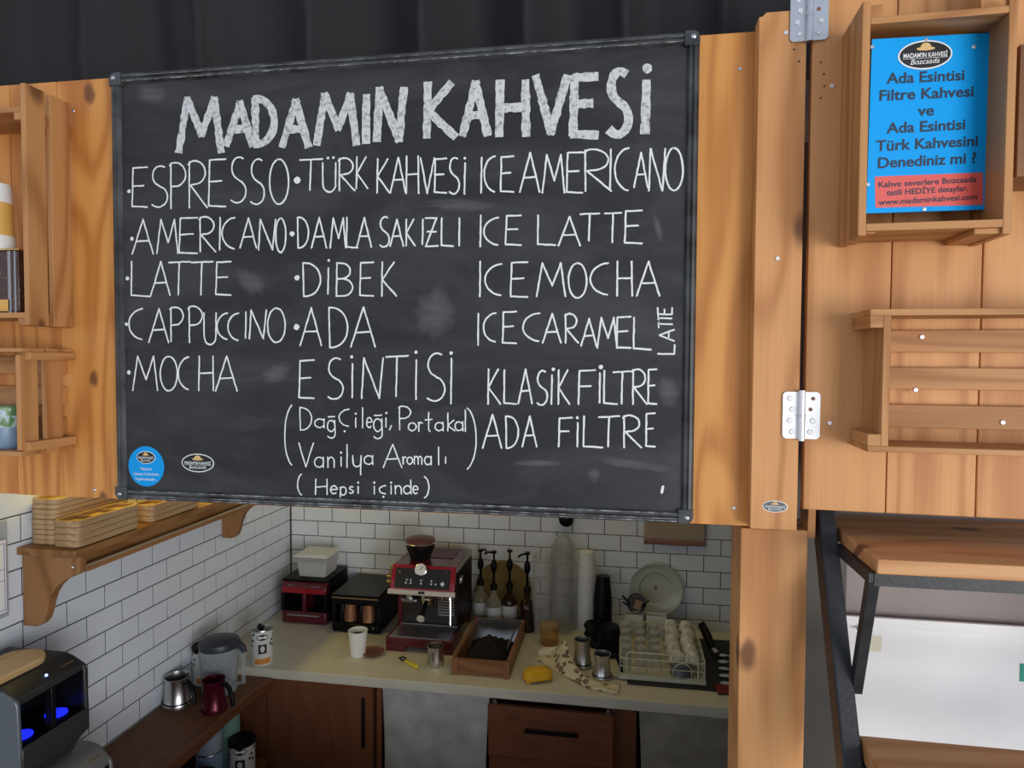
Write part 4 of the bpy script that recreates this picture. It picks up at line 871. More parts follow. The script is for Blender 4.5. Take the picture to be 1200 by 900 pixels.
t = thing('coffee_pot', 'brushed steel coffee pot on the bench beside the tiled wall', 'coffee pot', (-1.590, 2.17, BT)); pot(t, .048, .105, steel, -.35)
t = thing('coffee_pot', 'dark red coffee pot with black handle at the edge of the bench', 'coffee pot', (-1.438, 2.16, BT)); pot(t, .042, .112, mat('wine_red_enamel', (.085, .005, .018), .25, .5), -.2, band=False)
jx, jy = -1.499, 2.288
t = thing('water_jug', 'clear plastic water jug with dark grey lid on the bench', 'jug', (jx, jy, BT))
MB().open_lathe([(.0005, .001), (.058, .001), (.060, .006), (.066, .11), (.070, .178), (.072, .178), (.068, .11), (.062, .004)], n=36).build('vessel', frost, t, world=False)
MB().lathe([(.0725, .172), (.074, .186), (.070, .196), (.04, .206), (.0005, .208)], n=36).build('lid', mat('slate_lid', (.030, .034, .045), .4), t, world=False)
d = Vector((math.cos(-.15), math.sin(-.15), 0))
q = MB(); q.tube([d*.05+Vector((0, 0, .198)), d*.085+Vector((0, 0, .196)), d*.108+Vector((0, 0, .182)), d*.116+Vector((0, 0, .165))], [.013, .015, .012, .009], 10); q.build('lid_spout', MT['slate_lid'], t, world=False)
q = MB(); q.tube([d*.070+Vector((0, 0, .165)), d*.108+Vector((0, 0, .160)), d*.110+Vector((0, 0, .05)), d*.062+Vector((0, 0, .035))], .008, 10); q.build('handle', frost, t, world=False)
def tin(name, label, loc, r, h, face, lid=None, scoop=False, body=tin_w, group=None, deco=True):
    t = thing(name, label, 'tin', loc, 0, group)
    MB().open_lathe([(.0005, .001), (r, .001), (r, h), (r*.95, h), (r*.95, h*.7), (.0005, h*.7)], n=32).build('body', body, t, world=False)
    MB().open_lathe([(r*1.01, h-.004), (r*1.03, h-.002), (r*1.01, h+.001)], n=32).build('rim', steel, t, world=False)
    if deco:
        def patch(nm, m, a0, a1, z0, z1, rr=1.006):
            b = MB(); n = 8; vs = []
            for k, q in ((0, rr), (1, 1.001)):
                for z in (z0, z1):
                    for i in range(n+1): a = face+a0+(a1-a0)*i/n; vs.append((r*q*math.cos(a), r*q*math.sin(a), h*z))
            m_ = n+1; b.add(vs, [(i, i+1, m_+i+1, m_+i) for i in range(n)]+[(i, i+1, 2*m_+i+1, 2*m_+i) for i in range(n)]+[(m_+i, m_+i+1, 3*m_+i+1, 3*m_+i) for i in range(n)]); return b.build(nm, m, t, world=False)
        def oval(nm, m, ac, da, zc, dz, rr):
            b = MB(); n = 20; vs = [(r*rr*math.cos(face+ac), r*rr*math.sin(face+ac), h*zc)]+[(r*rr*math.cos(face+ac+da*math.cos(2*PI*i/n)), r*rr*math.sin(face+ac+da*math.cos(2*PI*i/n)), h*(zc+dz*math.sin(2*PI*i/n))) for i in range(n)]
            b.add(vs, [(0, 1+i, 1+(i+1) % n) for i in range(n)]); return b.build(nm, m, t, world=False)
        oval('oval_badge', ink_k, 0, .55, .82, .085, 1.010); oval('badge_line', ink_w, 0, .36, .82, .022, 1.014)
        patch('picture', ink_k, -.38, .38, .36, .62); oval('picture_highlight', tin_w, 0, .2, .49, .09, 1.012)
        for a, zc in ((-1.0, .72), (-1.3, .84), (-1.1, .58), (-.85, .90), (.95, .70), (1.25, .82), (1.1, .55), (.8, .60), (1.6, .66)): oval('leaf_print', ink_k, a, .13, zc, .035, 1.008)
        patch('orange_band', orange_l, -.75, .75, .06, .22)
    if lid: MB().lathe([(r*1.05, h-.014), (r*1.05, h+.001), (r*1.0, h+.004), (.0005, h+.004)], n=32).build('lid', lid, t, world=False)
    if scoop:
        b = MB(); b.tube([(r*.2, 0, h*.72), (-.002, 0, h*.98), (-.012, .0, h*1.12)], [.006, .006, .004], 8); b.build('scoop', black_pl, t, world=False)
        b = MB(); b.lathe([(.0005, 0), (.012, .006), (.015, .016)], (-.004, 0, h*.93), 16); b.build('scoop_bowl', black_pl, t, world=False)
    return t
tin('coffee_tin', 'white and orange coffee tin with a black scoop, on the left end of the worktop', (-1.434, 2.478, CT), .0425, .142, -1.0, scoop=True)
tin('coffee_tin', 'white printed coffee tin half hidden behind the water jug', (-1.603, 2.347, BT), .0425, .142, -.9, lid=black_pl)
LS = .5605
tin('coffee_tin', 'white coffee tin with dark lid under the bench, next to the cabinet', (-1.393, 2.262, LS), .046, .150, -1.2, lid=black_pl)
tin('coffee_tin', 'white coffee tin with dark lid under the bench, farthest from the cabinet', (-1.402, 2.035, LS), .046, .150, -1.2, lid=black_pl)
tin('tin_can', 'dull blue tin can on the shelf under the bench', (-1.47, 2.175, LS), .046, .150, -1.2, body=blue_tin, deco=False)
tin('tin_can', 'pale blue can with a tan label, on the dull blue can under the bench', (-1.47, 2.175, LS+.1515), .044, .105, -1.2, body=mat('pale_blue_tin', (.30, .36, .44), .4), deco=False)
tin('tin_can', 'green can on the shelf under the bench, behind the tin next to the cabinet', (-1.475, 2.30, LS), .044, .24, -1.2, body=green_tin, deco=False)
# ================================================================== WORKTOP AND CABINETS
WF = 2.428
ctop = thing('worktop', 'pale cream stone worktop along the back wall', 'worktop', (-.5, 2.8, CT))
MB().box(XL+.002, .615, WF, YB-.002, CT-.038, CT).build('slab', counter_m, ctop, bevel=.002)
CF = 2.452; CB_ = CT-.0385
cab = thing('base_cabinet', 'dark brown wooden base cabinet with a slotted sliding door, left under the worktop', 'cabinet', (-1.2, 2.75, 0))
MB().box(XL+.002, -1.400, CF+.006, 3.0, 0, CB_, 2).build('filler_panel', 'walnut_cabinet', cab, bevel=.001)
MB().box(-1.400, -.942, CF+.03, 3.0, 0, CB_, 2).build('carcass', 'walnut_cabinet', cab, smooth=0)
dr = MB(); hx0, hx1, hz0, hz1 = -1.002, -.984, .598, .806
dr.box(-1.398, hx0, CF, CF+.02, .08, CB_-.004, 2); dr.box(hx1, -.952, CF, CF+.02, .08, CB_-.004, 2, off=Vector((3, 3, 3))); dr.box(hx0, hx1, CF, CF+.02, hz1, CB_-.004, 2); dr.box(hx0, hx1, CF, CF+.02, .08, hz0, 2)
dr = dr.build('door', 'walnut_cabinet', cab, smooth=0)
MB().box(hx0-.001, hx1+.001, CF+.012, CF+.022, hz0-.001, hz1+.001).build('handle_slot', ink_k, dr, smooth=0)
MB().box(-.938, -.918, CF+.004, 3.0, 0, CB_, 2).build('end_post', 'walnut_cabinet', cab, bevel=.001)
dc = thing('drawer_unit', 'dark brown drawer unit with the top drawer slightly open, middle of the worktop', 'cabinet', (-.25, 2.75, 0))
for a, b in ((-.490, -.474), (-.034, -.018)): MB().box(a, b, CF+.02, 3.0, 0, CB_, 2).build('side_panel', 'walnut_cabinet', dc, smooth=0)
MB().box(-.018, .062, CF+.03, 3.0, 0, CB_, 2).build('filler_panel', 'walnut_cabinet', dc, smooth=0)
MB().box(-.474, -.034, 2.9, 2.92, 0, CB_, 2).build('back_panel', 'walnut_cabinet', dc, smooth=0)
yo = CF-.018
zt_ = PY(640, 832, yo).z
f = MB().box(-.488, -.022, yo, yo+.02, .640, zt_, 0).build('drawer', 'walnut_cabinet', dc, bevel=.0015)
q = MB(); q.box(-.472, -.460, yo+.02, 2.86, .66, zt_+.012); q.box(-.048, -.036, yo+.02, 2.86, .66, zt_+.012); q.box(-.46, -.048, yo+.02, 2.86, .66, .668); q.build('drawer_box', steel, f, smooth=0)
ha, hb_ = PY(615, 857, yo-.02), PY(677, 862, yo-.02)
q = MB(); q.box(ha.x, hb_.x, yo-.026, yo-.016, (ha.z+hb_.z)/2-.006, (ha.z+hb_.z)/2+.006); q.box(ha.x+.004, ha.x+.014, yo-.018, yo, ha.z-.008, ha.z+.004); q.box(hb_.x-.014, hb_.x-.004, yo-.018, yo, ha.z-.008, ha.z+.004); q.build('handle', black_pl, f, bevel=.001)
MB().box(-.488, -.022, CF, CF+.02, .33, .636, 0).build('drawer', 'walnut_cabinet', dc, bevel=.0015)
def cloth(x0, x1, z0, z1, y, seed, amp=.006):
    rnd = random.Random(seed); ph = [rnd.uniform(0, 6) for _ in range(5)]
    def fn(u, v):
        x = x0+(x1-x0)*u; z = z1-(z1-z0)*v
        w = amp*(math.sin(u*11+ph[0]+1.2*v)+.6*math.sin(u*23+ph[1]-2*v)+.5*math.sin(u*5+ph[2]+4*v))*(.25+v)
        edge = (u-.5)*.025*math.sin(v*2.6)
        return (x-edge, y+w-.014*v, z)
    return MB().grid(fn, 60, 40)
cl = cloth(-.912, -.486, .30, CB_-.001, CF-.006, 3)
tag(cl.build('cloth_curtain', linen, smooth=180, solid=.002), 'speckled grey-white cloth hanging below the worktop, left of the drawers', 'curtain')
tag(cloth(.070, .52, .30, CB_-.001, CF-.006, 8).build('cloth_curtain', linen2, smooth=180, solid=.002), 'dingy beige cloth hanging below the worktop, right of the drawers', 'curtain')
# ================================================================== MACHINES ON THE WORKTOP
def ring_box(mb, x0, x1, y0, y1, z0, z1, M=None): return mb.box(x0, x1, y0, y1, z0, z1, 2, M)
# red double coffee machine
rx0, rx1, ry0, ry1, rz = -1.560, -1.338, 2.868, 3.11, 1.108
t = thing('turkish_coffee_machine', 'glossy dark red coffee machine in the back left corner, under the plastic tub', 'coffee machine', (-1.45, 2.98, CT)); H = rz-CT
MB().box(rx0, rx1, ry0, ry1-.02, CT+.003, CT+.060).build('base', red_dk, t, bevel=.008)
MB().box(rx0, rx1, ry0+.09, ry1, CT+.06, rz-.03).build('back_body', black_pl, t, bevel=.003)
MB().prism([(ry0-.002, rz-.062), (ry0-.002, rz-.036), (ry0+.014, rz-.012), (ry1-.02, rz-.012), (ry1-.02, rz-.062)], 0, rx0, rx1).build('head', red_dk, t, bevel=.004)
MB().box(rx0-.001, rx1+.001, ry0+.010, ry1, rz-.011, rz).build('top_plate', black_pl, t, bevel=.003)
MB().box(rx0+.006, rx1-.006, ry0-.0065, ry0-.002, rz-.060, rz-.036).build('fascia', red_gl, t, bevel=.001)
for a, b, nm in ((rx0, rx0+.014, 'frame_post'), (rx1-.014, rx1, 'frame_post'), ((rx0+rx1)/2-.008, (rx0+rx1)/2+.008, 'pillar')): MB().box(a, b, ry0, ry0+.09, CT+.06, rz-.062).build(nm, red_dk if nm == 'pillar' else black_pl, t, bevel=.002)
MB().box(rx1-.003, rx1+.0015, ry0+.03, ry1-.004, CT+.01, rz-.012).build('side_panel', black_pl, t, smooth=0)
MB().box(rx0+.03, rx1-.035, ry0-.004, ry0, CT+.040, CT+.047).build('trim_line', silver_pl, t, bevel=.001)
q = MB(); put_text(q, '••• •••', .012, (rx0+.06, ry0-.0005, rz-.029), Vector((1, 0, 0)), Vector((0, .4, .8))) if False else None
for x in (rx0+.035, rx0+.05, rx1-.075, rx1-.06, rx1-.045): MB().box(x, x+.009, ry0+.001, ry0+.006, rz-.030, rz-.026).build('printed_mark', silver_pl, t, smooth=0)
for x in ((rx0*3+rx1)/4, (rx0+rx1*3)/4): MB().lathe([(.032, 0), (.032, .003), (0, .003)], (x, ry0+.05, CT+.0625), 24).build('cup_plate', black_pl, t)
MB().box(rx0+.014, rx1-.014, ry0+.004, ry0+.09, CT+.0602, CT+.062).build('dark_bay_floor', black_pl, t, smooth=0)  # thin black sheet that darkens the bay floor
# plastic tub on it
tx0, tx1, ty0, ty1 = -1.512, -1.345, 2.893, 3.055
t = thing('storage_tub', 'white plastic food tub with lid, on the red coffee machine', 'tub', ((tx0+tx1)/2, (ty0+ty1)/2, rz))
def tub(z0, z1, ins0, ins1, m, nm):
    vs = []
    for z, i in ((z0, ins0), (z1, ins1)): vs += [(tx0+i, ty0+i, z), (tx1-i, ty0+i, z), (tx1-i, ty1-i, z), (tx0+i, ty1-i, z)]
    return MB().add(vs, [(3, 2, 1, 0), (4, 5, 6, 7), (0, 1, 5, 4), (1, 2, 6, 5), (2, 3, 7, 6), (3, 0, 4, 7)]).build(nm, m, t, bevel=.008, seg=3)
tub(rz+.001, rz+.070, .020, .011, white_pl, 'contents'); tub(rz+.0005, rz+.098, .018, .006, glassy('milky_plastic', (.92, .92, .90), .5, .35), 'body'); tub(rz+.097, rz+.106, .0, .0, white_pl, 'lid'); tub(rz+.106, rz+.110, .012, .014, white_pl, 'lid_panel')
# black machine with copper pots
bx0, bx1, by0, by1, bz = -1.288, -1.060, 2.812, 3.11, 1.076
t = thing('turkish_coffee_machine', 'black coffee machine holding two copper pots, between the red machine and espresso machine', 'coffee machine', ((bx0+bx1)/2, 2.96, CT))
MB().box(bx0, bx1, by0, by1-.02, CT+.001, CT+.045).build('base', black_pl, t, bevel=.012)
MB().box(bx0, bx1, by0+.11, by1, CT+.045, bz-.03).build('back_body', black_pl, t, bevel=.004)
MB().prism([(by0+.006, bz-.050), (by0-.002, bz-.016), (by0+.010, bz-.006), (by1, bz-.006), (by1, bz-.050)], 0, bx0, bx1).build('head', black_pl, t, bevel=.004)
MB().box(bx0+.004, bx1-.004, by0, by1-.004, bz-.006, bz).build('top_plate', mat('graphite', (.016, .016, .018), .45), t, bevel=.002)
MB().box(bx0+.006, bx1-.006, by0-.0045, by0-.0005, bz-.018, bz-.012).build('copper_edge', mat('dull_copper', (.30, .19, .12), .4, .6), t, smooth=0)
for a, b in ((bx0, bx0+.018), (bx1-.018, bx1)): MB().box(a, b, by0+.004, by0+.11, CT+.045, bz-.05).build('frame_post', black_pl, t, bevel=.003)
for x in (-1.216, -1.128):
    c = MB().lathe([(.036, 0), (.036, .004), (.030, .06), (.034, .088), (.030, .088)], (x, by0+.05, CT+.0455), 28).build('pot', copper, t)
    hx = x-.012; MB().tube([(hx, by0+.022, CT+.130), (hx-.004, by0-.002, CT+.128), (hx-.004, by0-.010, CT+.10), (hx-.004, by0-.006, CT+.055)], [.007, .010, .010, .008], 10).build('pot_handle', black_pl, c)
MB().lathe([(.004, 0), (.004, .003), (0, .003)], (bx1-.03, by0+.001, CT+.030), 12, rot('X', 90)).build('button', steel, t)
# espresso machine
ex0, ex1, ey0, ey1 = -.978, -.688, 2.668, 3.045; et = 1.246
t = thing('espresso_machine', 'dark red espresso machine with gauge, bean hopper and black control panel', 'espresso machine', (-.833, 2.86, CT))
q = MB(); q.box(ex0+.0, ex1, ey0, ey0+.17, CT+.022, CT+.060); q.box(ex0, ex0+.085, ey0, ey0+.17, CT+.001, CT+.022); q.box(ex1-.06, ex1, ey0, ey0+.17, CT+.001, CT+.022); q.build('drip_base', red_dk, t, bevel=.003)
q = MB(); 
for i in range(26): q.box(ex0+.018+i*.0099, ex0+.018+i*.0099+.006, ey0+.012, ey0+.15, CT+.060, CT+.0625)
q.box(ex0+.014, ex1-.014, ey0+.008, ey0+.012, CT+.060, CT+.0635); q.box(ex0+.014, ex1-.014, ey0+.15, ey0+.154, CT+.060, CT+.0635); q.build('drip_grille', steel, t, smooth=0)
MB().prism([(ey0+.17, CT+.002), (ey1, CT+.002), (ey1, et-.012), (ey1-.01, et), (ey0+.085, et), (ey0+.045, CT+.245), (ey0+.17, CT+.245)], 0, ex0+.005, ex1-.005).build('body', red_dk, t, bevel=.003)
MB().box(ex0+.022, ex1-.022, ey0+.163, ey0+.170, CT+.063, CT+.24).build('splash_panel', mat('dark_steel', (.06, .055, .05), .35, .7), t, smooth=0)
for a in (ex0+.0, ex1-.022): MB().box(a, a+.022, ey0+.155, ey0+.30, CT+.06, CT+.245).build('side_column', red_dk, t, bevel=.003)
# sloping front : a local frame on the slope
sA = Vector((0, ey0+.045, CT+.245)); sB = Vector((0, ey0+.085, et)); sl_ = (sB-sA).length; sz = (sB-sA).normalized(); sn = Vector((0, -sz.z, sz.y))
FM = Matrix(((1, 0, 0, 0), (0, -sn.y, sz.y, sA.y), (0, -sn.z, sz.z, sA.z), (0, 0, 0, 1)))    # local x, depth (into body +y), up the slope
def eb(mb, nm, m, **k): mb.v = [FM @ v for v in mb.v]; return mb.build(nm, m, t, **k)
eb(MB().box(ex0+.004, ex1-.004, -.006, 0, -.002, sl_), 'front_frame', red_gl, bevel=.002)
eb(MB().box(ex0+.022, ex1-.026, -.0085, -.006, .012, sl_-.014), 'control_panel', ink_k, bevel=.001)
eb(MB().box(ex0-.004, ex1+.002, -.012, .01, -.016, .006), 'chrome_strip', mat('champagne', (.62, .52, .40), .3, .8), bevel=.002)
eb(MB().box(-.846, -.818, -.0145, -.012, -.010, .001), 'badge', ink_k, bevel=.002)
def knob(x, z, r, d, m='chrome', nm='button'): eb(MB().lathe([(r, 0), (r, d*.7), (r*.7, d), (0, d)], (x, -.0085, z), 18, rot('X', 90)), nm, MT[m])
for x, z in ((-.938, .078), (-.905, .033), (-.884, .033), (-.902, .046), (-.884, .046), (-.838, .033), (-.838, .046), (-.793, .033), (-.793, .046), (-.774, .033)): knob(x, z, .0052, .006)
knob(-.742, .036, .0115, .014, nm='dial'); knob(-.735, .084, .003, .003)
gx, gz = -.842, .090
gg = eb(MB().lathe([(.027, 0), (.027, .016), (.023, .018)], (gx, -.0085, gz), 32, rot('X', 90)), 'gauge', chrome)
b = MB().lathe([(.0235, 0), (.0235, .002), (0, .002)], (gx, -.0266, gz), 32, rot('X', 90)); b.v = [FM @ v for v in b.v]; b.build('gauge_face', paper_w, gg)
b = MB().box(-.001, .001, -.0302, -.0288, -.004, .017, 2, Matrix.Translation((gx, 0, gz)) @ Matrix.Rotation(.7, 4, 'Y')); b.v = [FM @ v for v in b.v]; b.build('gauge_needle', ink_k, gg, smooth=0)
MB().box(ex1-.0055, ex1-.001, ey0+.09, ey1-.01, et-.024, et-.004).build('side_trim', mat('pale_metal', (.5, .5, .48), .35, .5), t, smooth=0)
MB().box(ex1-.005, ex1+.0005, ey0+.10, ey1-.02, CT+.06, et-.03).build('side_panel', black_pl, t, smooth=0)
MB().box(ex1, ex1+.014, ey0+.10, ey0+.14, et-.075, et-.05).build('hook', steel, t, bevel=.003)
MB().box(ex0-.0065, ex0+.005, ey0+.075, ey0+.14, CT+.24, et-.006).build('side_trim', gold, t, bevel=.001)
for z in (CT+.292, CT+.268): MB().cyl((ex0-.006, ey0+.09, z), (ex0-.026, ey0+.088, z), .0075, .0085).build('side_knob', gold, t)
MB().box(ex0+.09, ex1-.05, ey0+.20, ey1-.03, et, et+.003).build('cup_tray', mat('maroon_tray', (.10, .03, .035), .4), t, bevel=.001)
hx, hy = -.884, 2.855
hp = MB().lathe([(.043, 0), (.047, .012), (.062, .045), (.066, .068), (.066, .078)], (hx, hy, et), 32).build('bean_hopper', dark_glass, t)
MB().lathe([(.067, .076), (.067, .084), (.058, .092), (.03, .098), (0, .099)], (hx, hy, et), 32).build('hopper_lid', brown_pl if False else mat('maroon_lid', (.13, .045, .045), .35), hp)
MB().lathe([(.0665, .068), (.0685, .072), (.0665, .076)], (hx, hy, et), 32).build('hopper_ring', steel, hp)
# group head, portafilter, spouts
px_ = -.823
MB().cyl((px_, ey0+.105, CT+.245), (px_, ey0+.105, CT+.200), .032, .030, 24).build('group_head', chrome, t)
pf_ = MB().cyl((px_, ey0+.105, CT+.202), (px_, ey0+.105, CT+.178), .034, .030, 24).build('portafilter', chrome, t)
MB().tube([(px_, ey0+.075, CT+.190), (px_, ey0+.03, CT+.172), (px_, ey0-.005, CT+.152)], [.010, .012, .014], 12).build('handle', black_pl, pf_)
MB().cyl((px_, ey0-.005, CT+.152), (px_, ey0-.011, CT+.149), .0165, .0165, 20).build('handle_cap', zinc_w, pf_)
MB().cyl((-.905, ey0+.11, CT+.245), (-.905, ey0+.11, CT+.195), .026, .018, 20).build('grinder_spout', chrome, t)
MB().box(-.940, -.870, ey0+.085, ey0+.15, CT+.180, CT+.195).build('tamping_fork', steel, t, bevel=.003)
q = MB(); 
for i in range(7): q.box(-.795, -.722, ey0+.158, ey0+.162, CT+.105+i*.012, CT+.110+i*.012)
q.build('rear_grille', steel, t, smooth=0)
MB().tube([(-.725, ey0+.09, CT+.245), (-.720, ey0+.085, CT+.19), (-.716, ey0+.07, CT+.10)], .005, 8).build('steam_wand', chrome, t)
MB().tube([(-.760, ey0+.12, CT+.245), (-.760, ey0+.12, CT+.19)], .009, 8).build('hot_water_spout', chrome, t)
# ------------------------------------------------------------------ small things on the worktop
t = thing('paper_cup', 'single white paper cup standing on the worktop before the black coffee machine', 'cup', (-1.076, 2.605, CT))
MB().open_lathe([(.0005, .001), (.029, .001), (.030, .002), (.039, .104), (.041, .106), (.039, .1075), (.037, .104), (.029, .006), (.0005, .006)], n=32).build('wall', paper_w, t, world=False)
MB().lathe([(.035, .085), (.0005, .085)], n=24).build('contents', brown_pl, t, world=False)
t = thing('saucer', 'small brown wooden saucer beside the single paper cup', 'saucer', (-1.022, 2.628, CT))
MB().lathe([(.030, 0), (.042, .006), (.049, .014), (.047, .015), (.040, .009), (.02, .006), (0, .006)], n=32).build('dish', brown_pl, t, world=False)
t = thing('peeler', 'yellow handled peeler lying before the espresso machine', 'peeler', (-.845, 2.565, CT), math.radians(-38))
MB().prism([(-.022, .002), (-.02, .012), (.06, .016), (.066, .008), (.06, .0015)], 1, -.007, .007).build('handle', lemon, t, world=False, bevel=.003)
MB().tube([(-.02, 0, .007), (-.035, .012, .008), (-.052, .010, .009), (-.056, -.006, .009), (-.04, -.010, .008), (-.022, -.003, .007)], .003, 8).build('blade', black_pl, t, world=False)
t = thing('milk_pitcher', 'small steel milk pitcher before the espresso machine', 'pitcher', (-.735, 2.578, CT))
MB().open_lathe([(.0005, .001), (.034, .001), (.036, .006), (.035, .03), (.031, .055), (.032, .078), (.034, .080), (.030, .078), (.029, .055), (.033, .02), (.0005, .01)], n=32).build('body', steel, t, world=False)
MB().tube([(-.004, -.031, .068), (-.006, -.050, .066), (-.006, -.052, .035), (-.004, -.035, .020)], .0045, 8).build('handle', steel, t, world=False)
# knock-out drawer with coffee grounds
kx0, kx1, ky0, ky1, kz = -.650, -.420, 2.512, 2.925, .062
t = thing('knock_box', 'open oak knock box heaped with used coffee grounds', 'box', (-.535, 2.72, CT))
MB().box(kx0, kx1, ky0, ky0+.016, CT+.001, CT+kz, 0).build('front_board', 'crate_oak', t, bevel=.002)
for a in (kx0, kx1-.024): MB().box(a, a+.024, ky0-.006, ky0+.012, CT+.0005, CT+kz+.004, 2).build('corner_post', 'crate_oak', t, bevel=.002)
for a in (kx0, kx1-.014): MB().box(a, a+.014, ky0+.016, ky1, CT+.001, CT+kz+.006, 1).build('side_board', 'crate_oak', t, bevel=.002)
MB().box(kx0, kx1, ky1-.014, ky1, CT+.001, CT+kz+.01, 0).build('back_board', 'crate_oak', t, bevel=.002)
q = MB(); q.box(kx0+.014, kx1-.014, ky0+.016, ky1-.014, CT+.002, CT+.006); q.box(kx0+.015, kx1-.015, ky1-.02, ky1-.0145, CT+.006, CT+kz+.012); q.build('liner', steel, t, smooth=0)
def heap(u, v):
    x = kx0+.018+(kx1-kx0-.036)*u; y = ky0+.018+.30*v; e = max(0, math.sin(PI*min(1, max(0, u))))**.7*max(0, math.sin(PI*v))**.6
    return (x, y, CT+.010+.070*e*(.75+.25*math.sin(u*9+1)*math.sin(v*7))+.004*math.sin(u*37+v*23))
g_ = MB().grid(heap, 30, 34).build('grounds', coffee, t, smooth=180); tag(g_, kind='stuff')
MB().box(-.001, .001, -.1, .1, -.012, .012, 1, Matrix.Translation((kx1-.030, 2.73, CT+.066)) @ Matrix.Rotation(.12, 4, 'Y')).build('scraper', steel, t, smooth=0)
# syrup bottles
def bottle(label, x, y, h, spirit, lab, aim, base=.15):
    t = thing('syrup_bottle', label, 'bottle', (x, y, CT), 0, 'syrup bottles with black pumps'); r = .036
    MB().lathe([(r*.9, .001), (r, .005), (r, base*.72), (r*.85, base*.86), (.014, base), (.013, base+.03)], n=28).build('glass', spirit, t, world=False)
    if lab: MB().open_lathe([(r*1.012, base*.30), (r*1.012, base*.68)], n=28).build('paper_label', tin_w, t, world=False)
    MB().lathe([(.016, base+.026), (.017, base+.045), (.013, base+.052)], n=18).build('collar', black_pl, t, world=False)
    z = base+.05
    MB().lathe([(.006, z), (.006, h-.10), (.014, h-.085), (.015, h-.062), (.009, h-.045), (.005, h-.040), (.005, h-.014), (.012, h-.010), (.013, h), (0, h)], n=18).build('pump', black_pl, t, world=False)
    MB().tube([(0, 0, h-.008), (.03*math.cos(aim), .03*math.sin(aim), h-.008), (.046*math.cos(aim), .046*math.sin(aim), h-.018)], .005, 8).build('nozzle', black_pl, t, world=False)
amb_d = mat('dark_syrup', (.03, .014, .008), .1); cl_s = glassy('pale_syrup', (.82, .74, .55), .35)
bottle('labelled syrup bottle with black pump, right beside the espresso machine', -.650, 3.045, .345, cl_s, True, 1.2)
bottle('labelled syrup bottle whose black pump spout points left', -.577, 2.995, .355, cl_s, True, 3.0)
bottle('labelled dark syrup bottle, third from the espresso machine', -.508, 3.025, .355, amb_d, True, -1.4)
bottle('dark unlabelled syrup bottle, nearest to the tall clear cups', -.420, 2.985, .36, amb_d, False, -2.6)
t = thing('round_board', 'round straw-coloured board leaning on the tiles behind the syrup bottles', 'board', (-.553, 3.115, CT))
M = rot('X', 86)
MB().lathe([(.128, 0), (.133, .004), (.133, .010), (.128, .014), (0, .014)], (-.553, 3.112, CT+.137), 48, M, sx=1).build('disc', 'basket_straw', t)
MB().lathe([(.127, .0142), (.133, .016), (.136, .010), (.136, .004), (.131, .0)], (-.553, 3.112, CT+.137), 48, M).build('rim', mat('dark_straw', (.22, .15, .04), .7), t)
# towers of cups
def cup_tower(name, label, x, y, r, n, pitch, hc, m, z0=CT, lean=(0, 0), rim=None):
    t = thing(name, label, 'stack of cups', (x, y, z0)); prof = []
    for i in range(n):
        z = i*pitch
        MB().open_lathe([(r*.86, z+hc-pitch*1.15 if i else z+.001), (r*.985, z+hc-.004), (r*1.03, z+hc-.003), (r*1.03, z+hc), (r*.96, z+hc)] if i else [(r*.74, .001), (r*.985, hc-.004), (r*1.03, hc-.003), (r*1.03, hc), (r*.96, hc)], n=28).build('cup', m, t, world=False)
    return t
def tower(label, x, y, r, n, pitch, hc, m, inverted=False, tilt=0, group=None):
    t = thing('cup_stack', label, 'stack of cups', (x, y, CT), 0, group); Ht = (n-1)*pitch+hc
    for i in range(n):
        z = i*pitch; c_ = (hc-pitch*1.1)/hc if i else 0          # a nested cup shows only the part above the next one
        if not inverted: pr = [(r*(.76+.22*c_), z+.001+hc*c_), (r*.98, z+hc-.003), (r*1.04, z+hc-.002), (r*1.04, z+hc), (r*.97, z+hc)]
        else:
            e_ = 1 if i == n-1 else pitch*1.1/hc
            pr = [(r*.97, z+.001), (r*1.04, z+.001), (r*1.04, z+.004), (r*.98, z+.005), (r*(.98-.22*e_), z+hc*e_)]
        if i == n-1: pr = pr+[(.0005, z+hc)] if inverted else pr
        b = MB().open_lathe(pr, n=28)
        if tilt: b.v = [Matrix.Rotation(tilt, 4, 'X') @ v for v in b.v]
        b.build('cup', m, t, world=False)
    return t
tower('tall column of clear plastic cups beside the syrup bottles', -.352, 2.965, .040, 26, .0105, .10, clear_pl)
tower('tall column of clear plastic cups wrapped in a bag, beside the white cups', -.262, 3.01, .044, 27, .0108, .11, clear_pl)
t = thing('plastic_bag', 'thin clear bag pulled over the taller column of clear cups', 'bag', (-.262, 3.01, CT))
def bagf(u, v):
    a = 2*PI*u; z = .004+.455*v; r = (.054 if v < .84 else .054*max(.12, 1-((v-.84)/.16)**1.6))*(1+.07*math.sin(a*5+v*9)+.05*math.sin(a*9-v*17))
    if v > .97: r *= .6
    return (-.262+r*math.cos(a), 3.01+r*math.sin(a), CT+z)
MB().grid(bagf, 40, 40).build('film', bag_pl, t, smooth=180)
tower('tall column of white paper cups upside down against the tiles', -.158, 3.062, .043, 24, .0112, .098, paper_w, True)
t2_ = None
tower('tall column of black cups leaning on the tiles right of the white cups', -.080, 3.00, .041, 14, .0125, .10, black_pl, True, tilt=-.06)
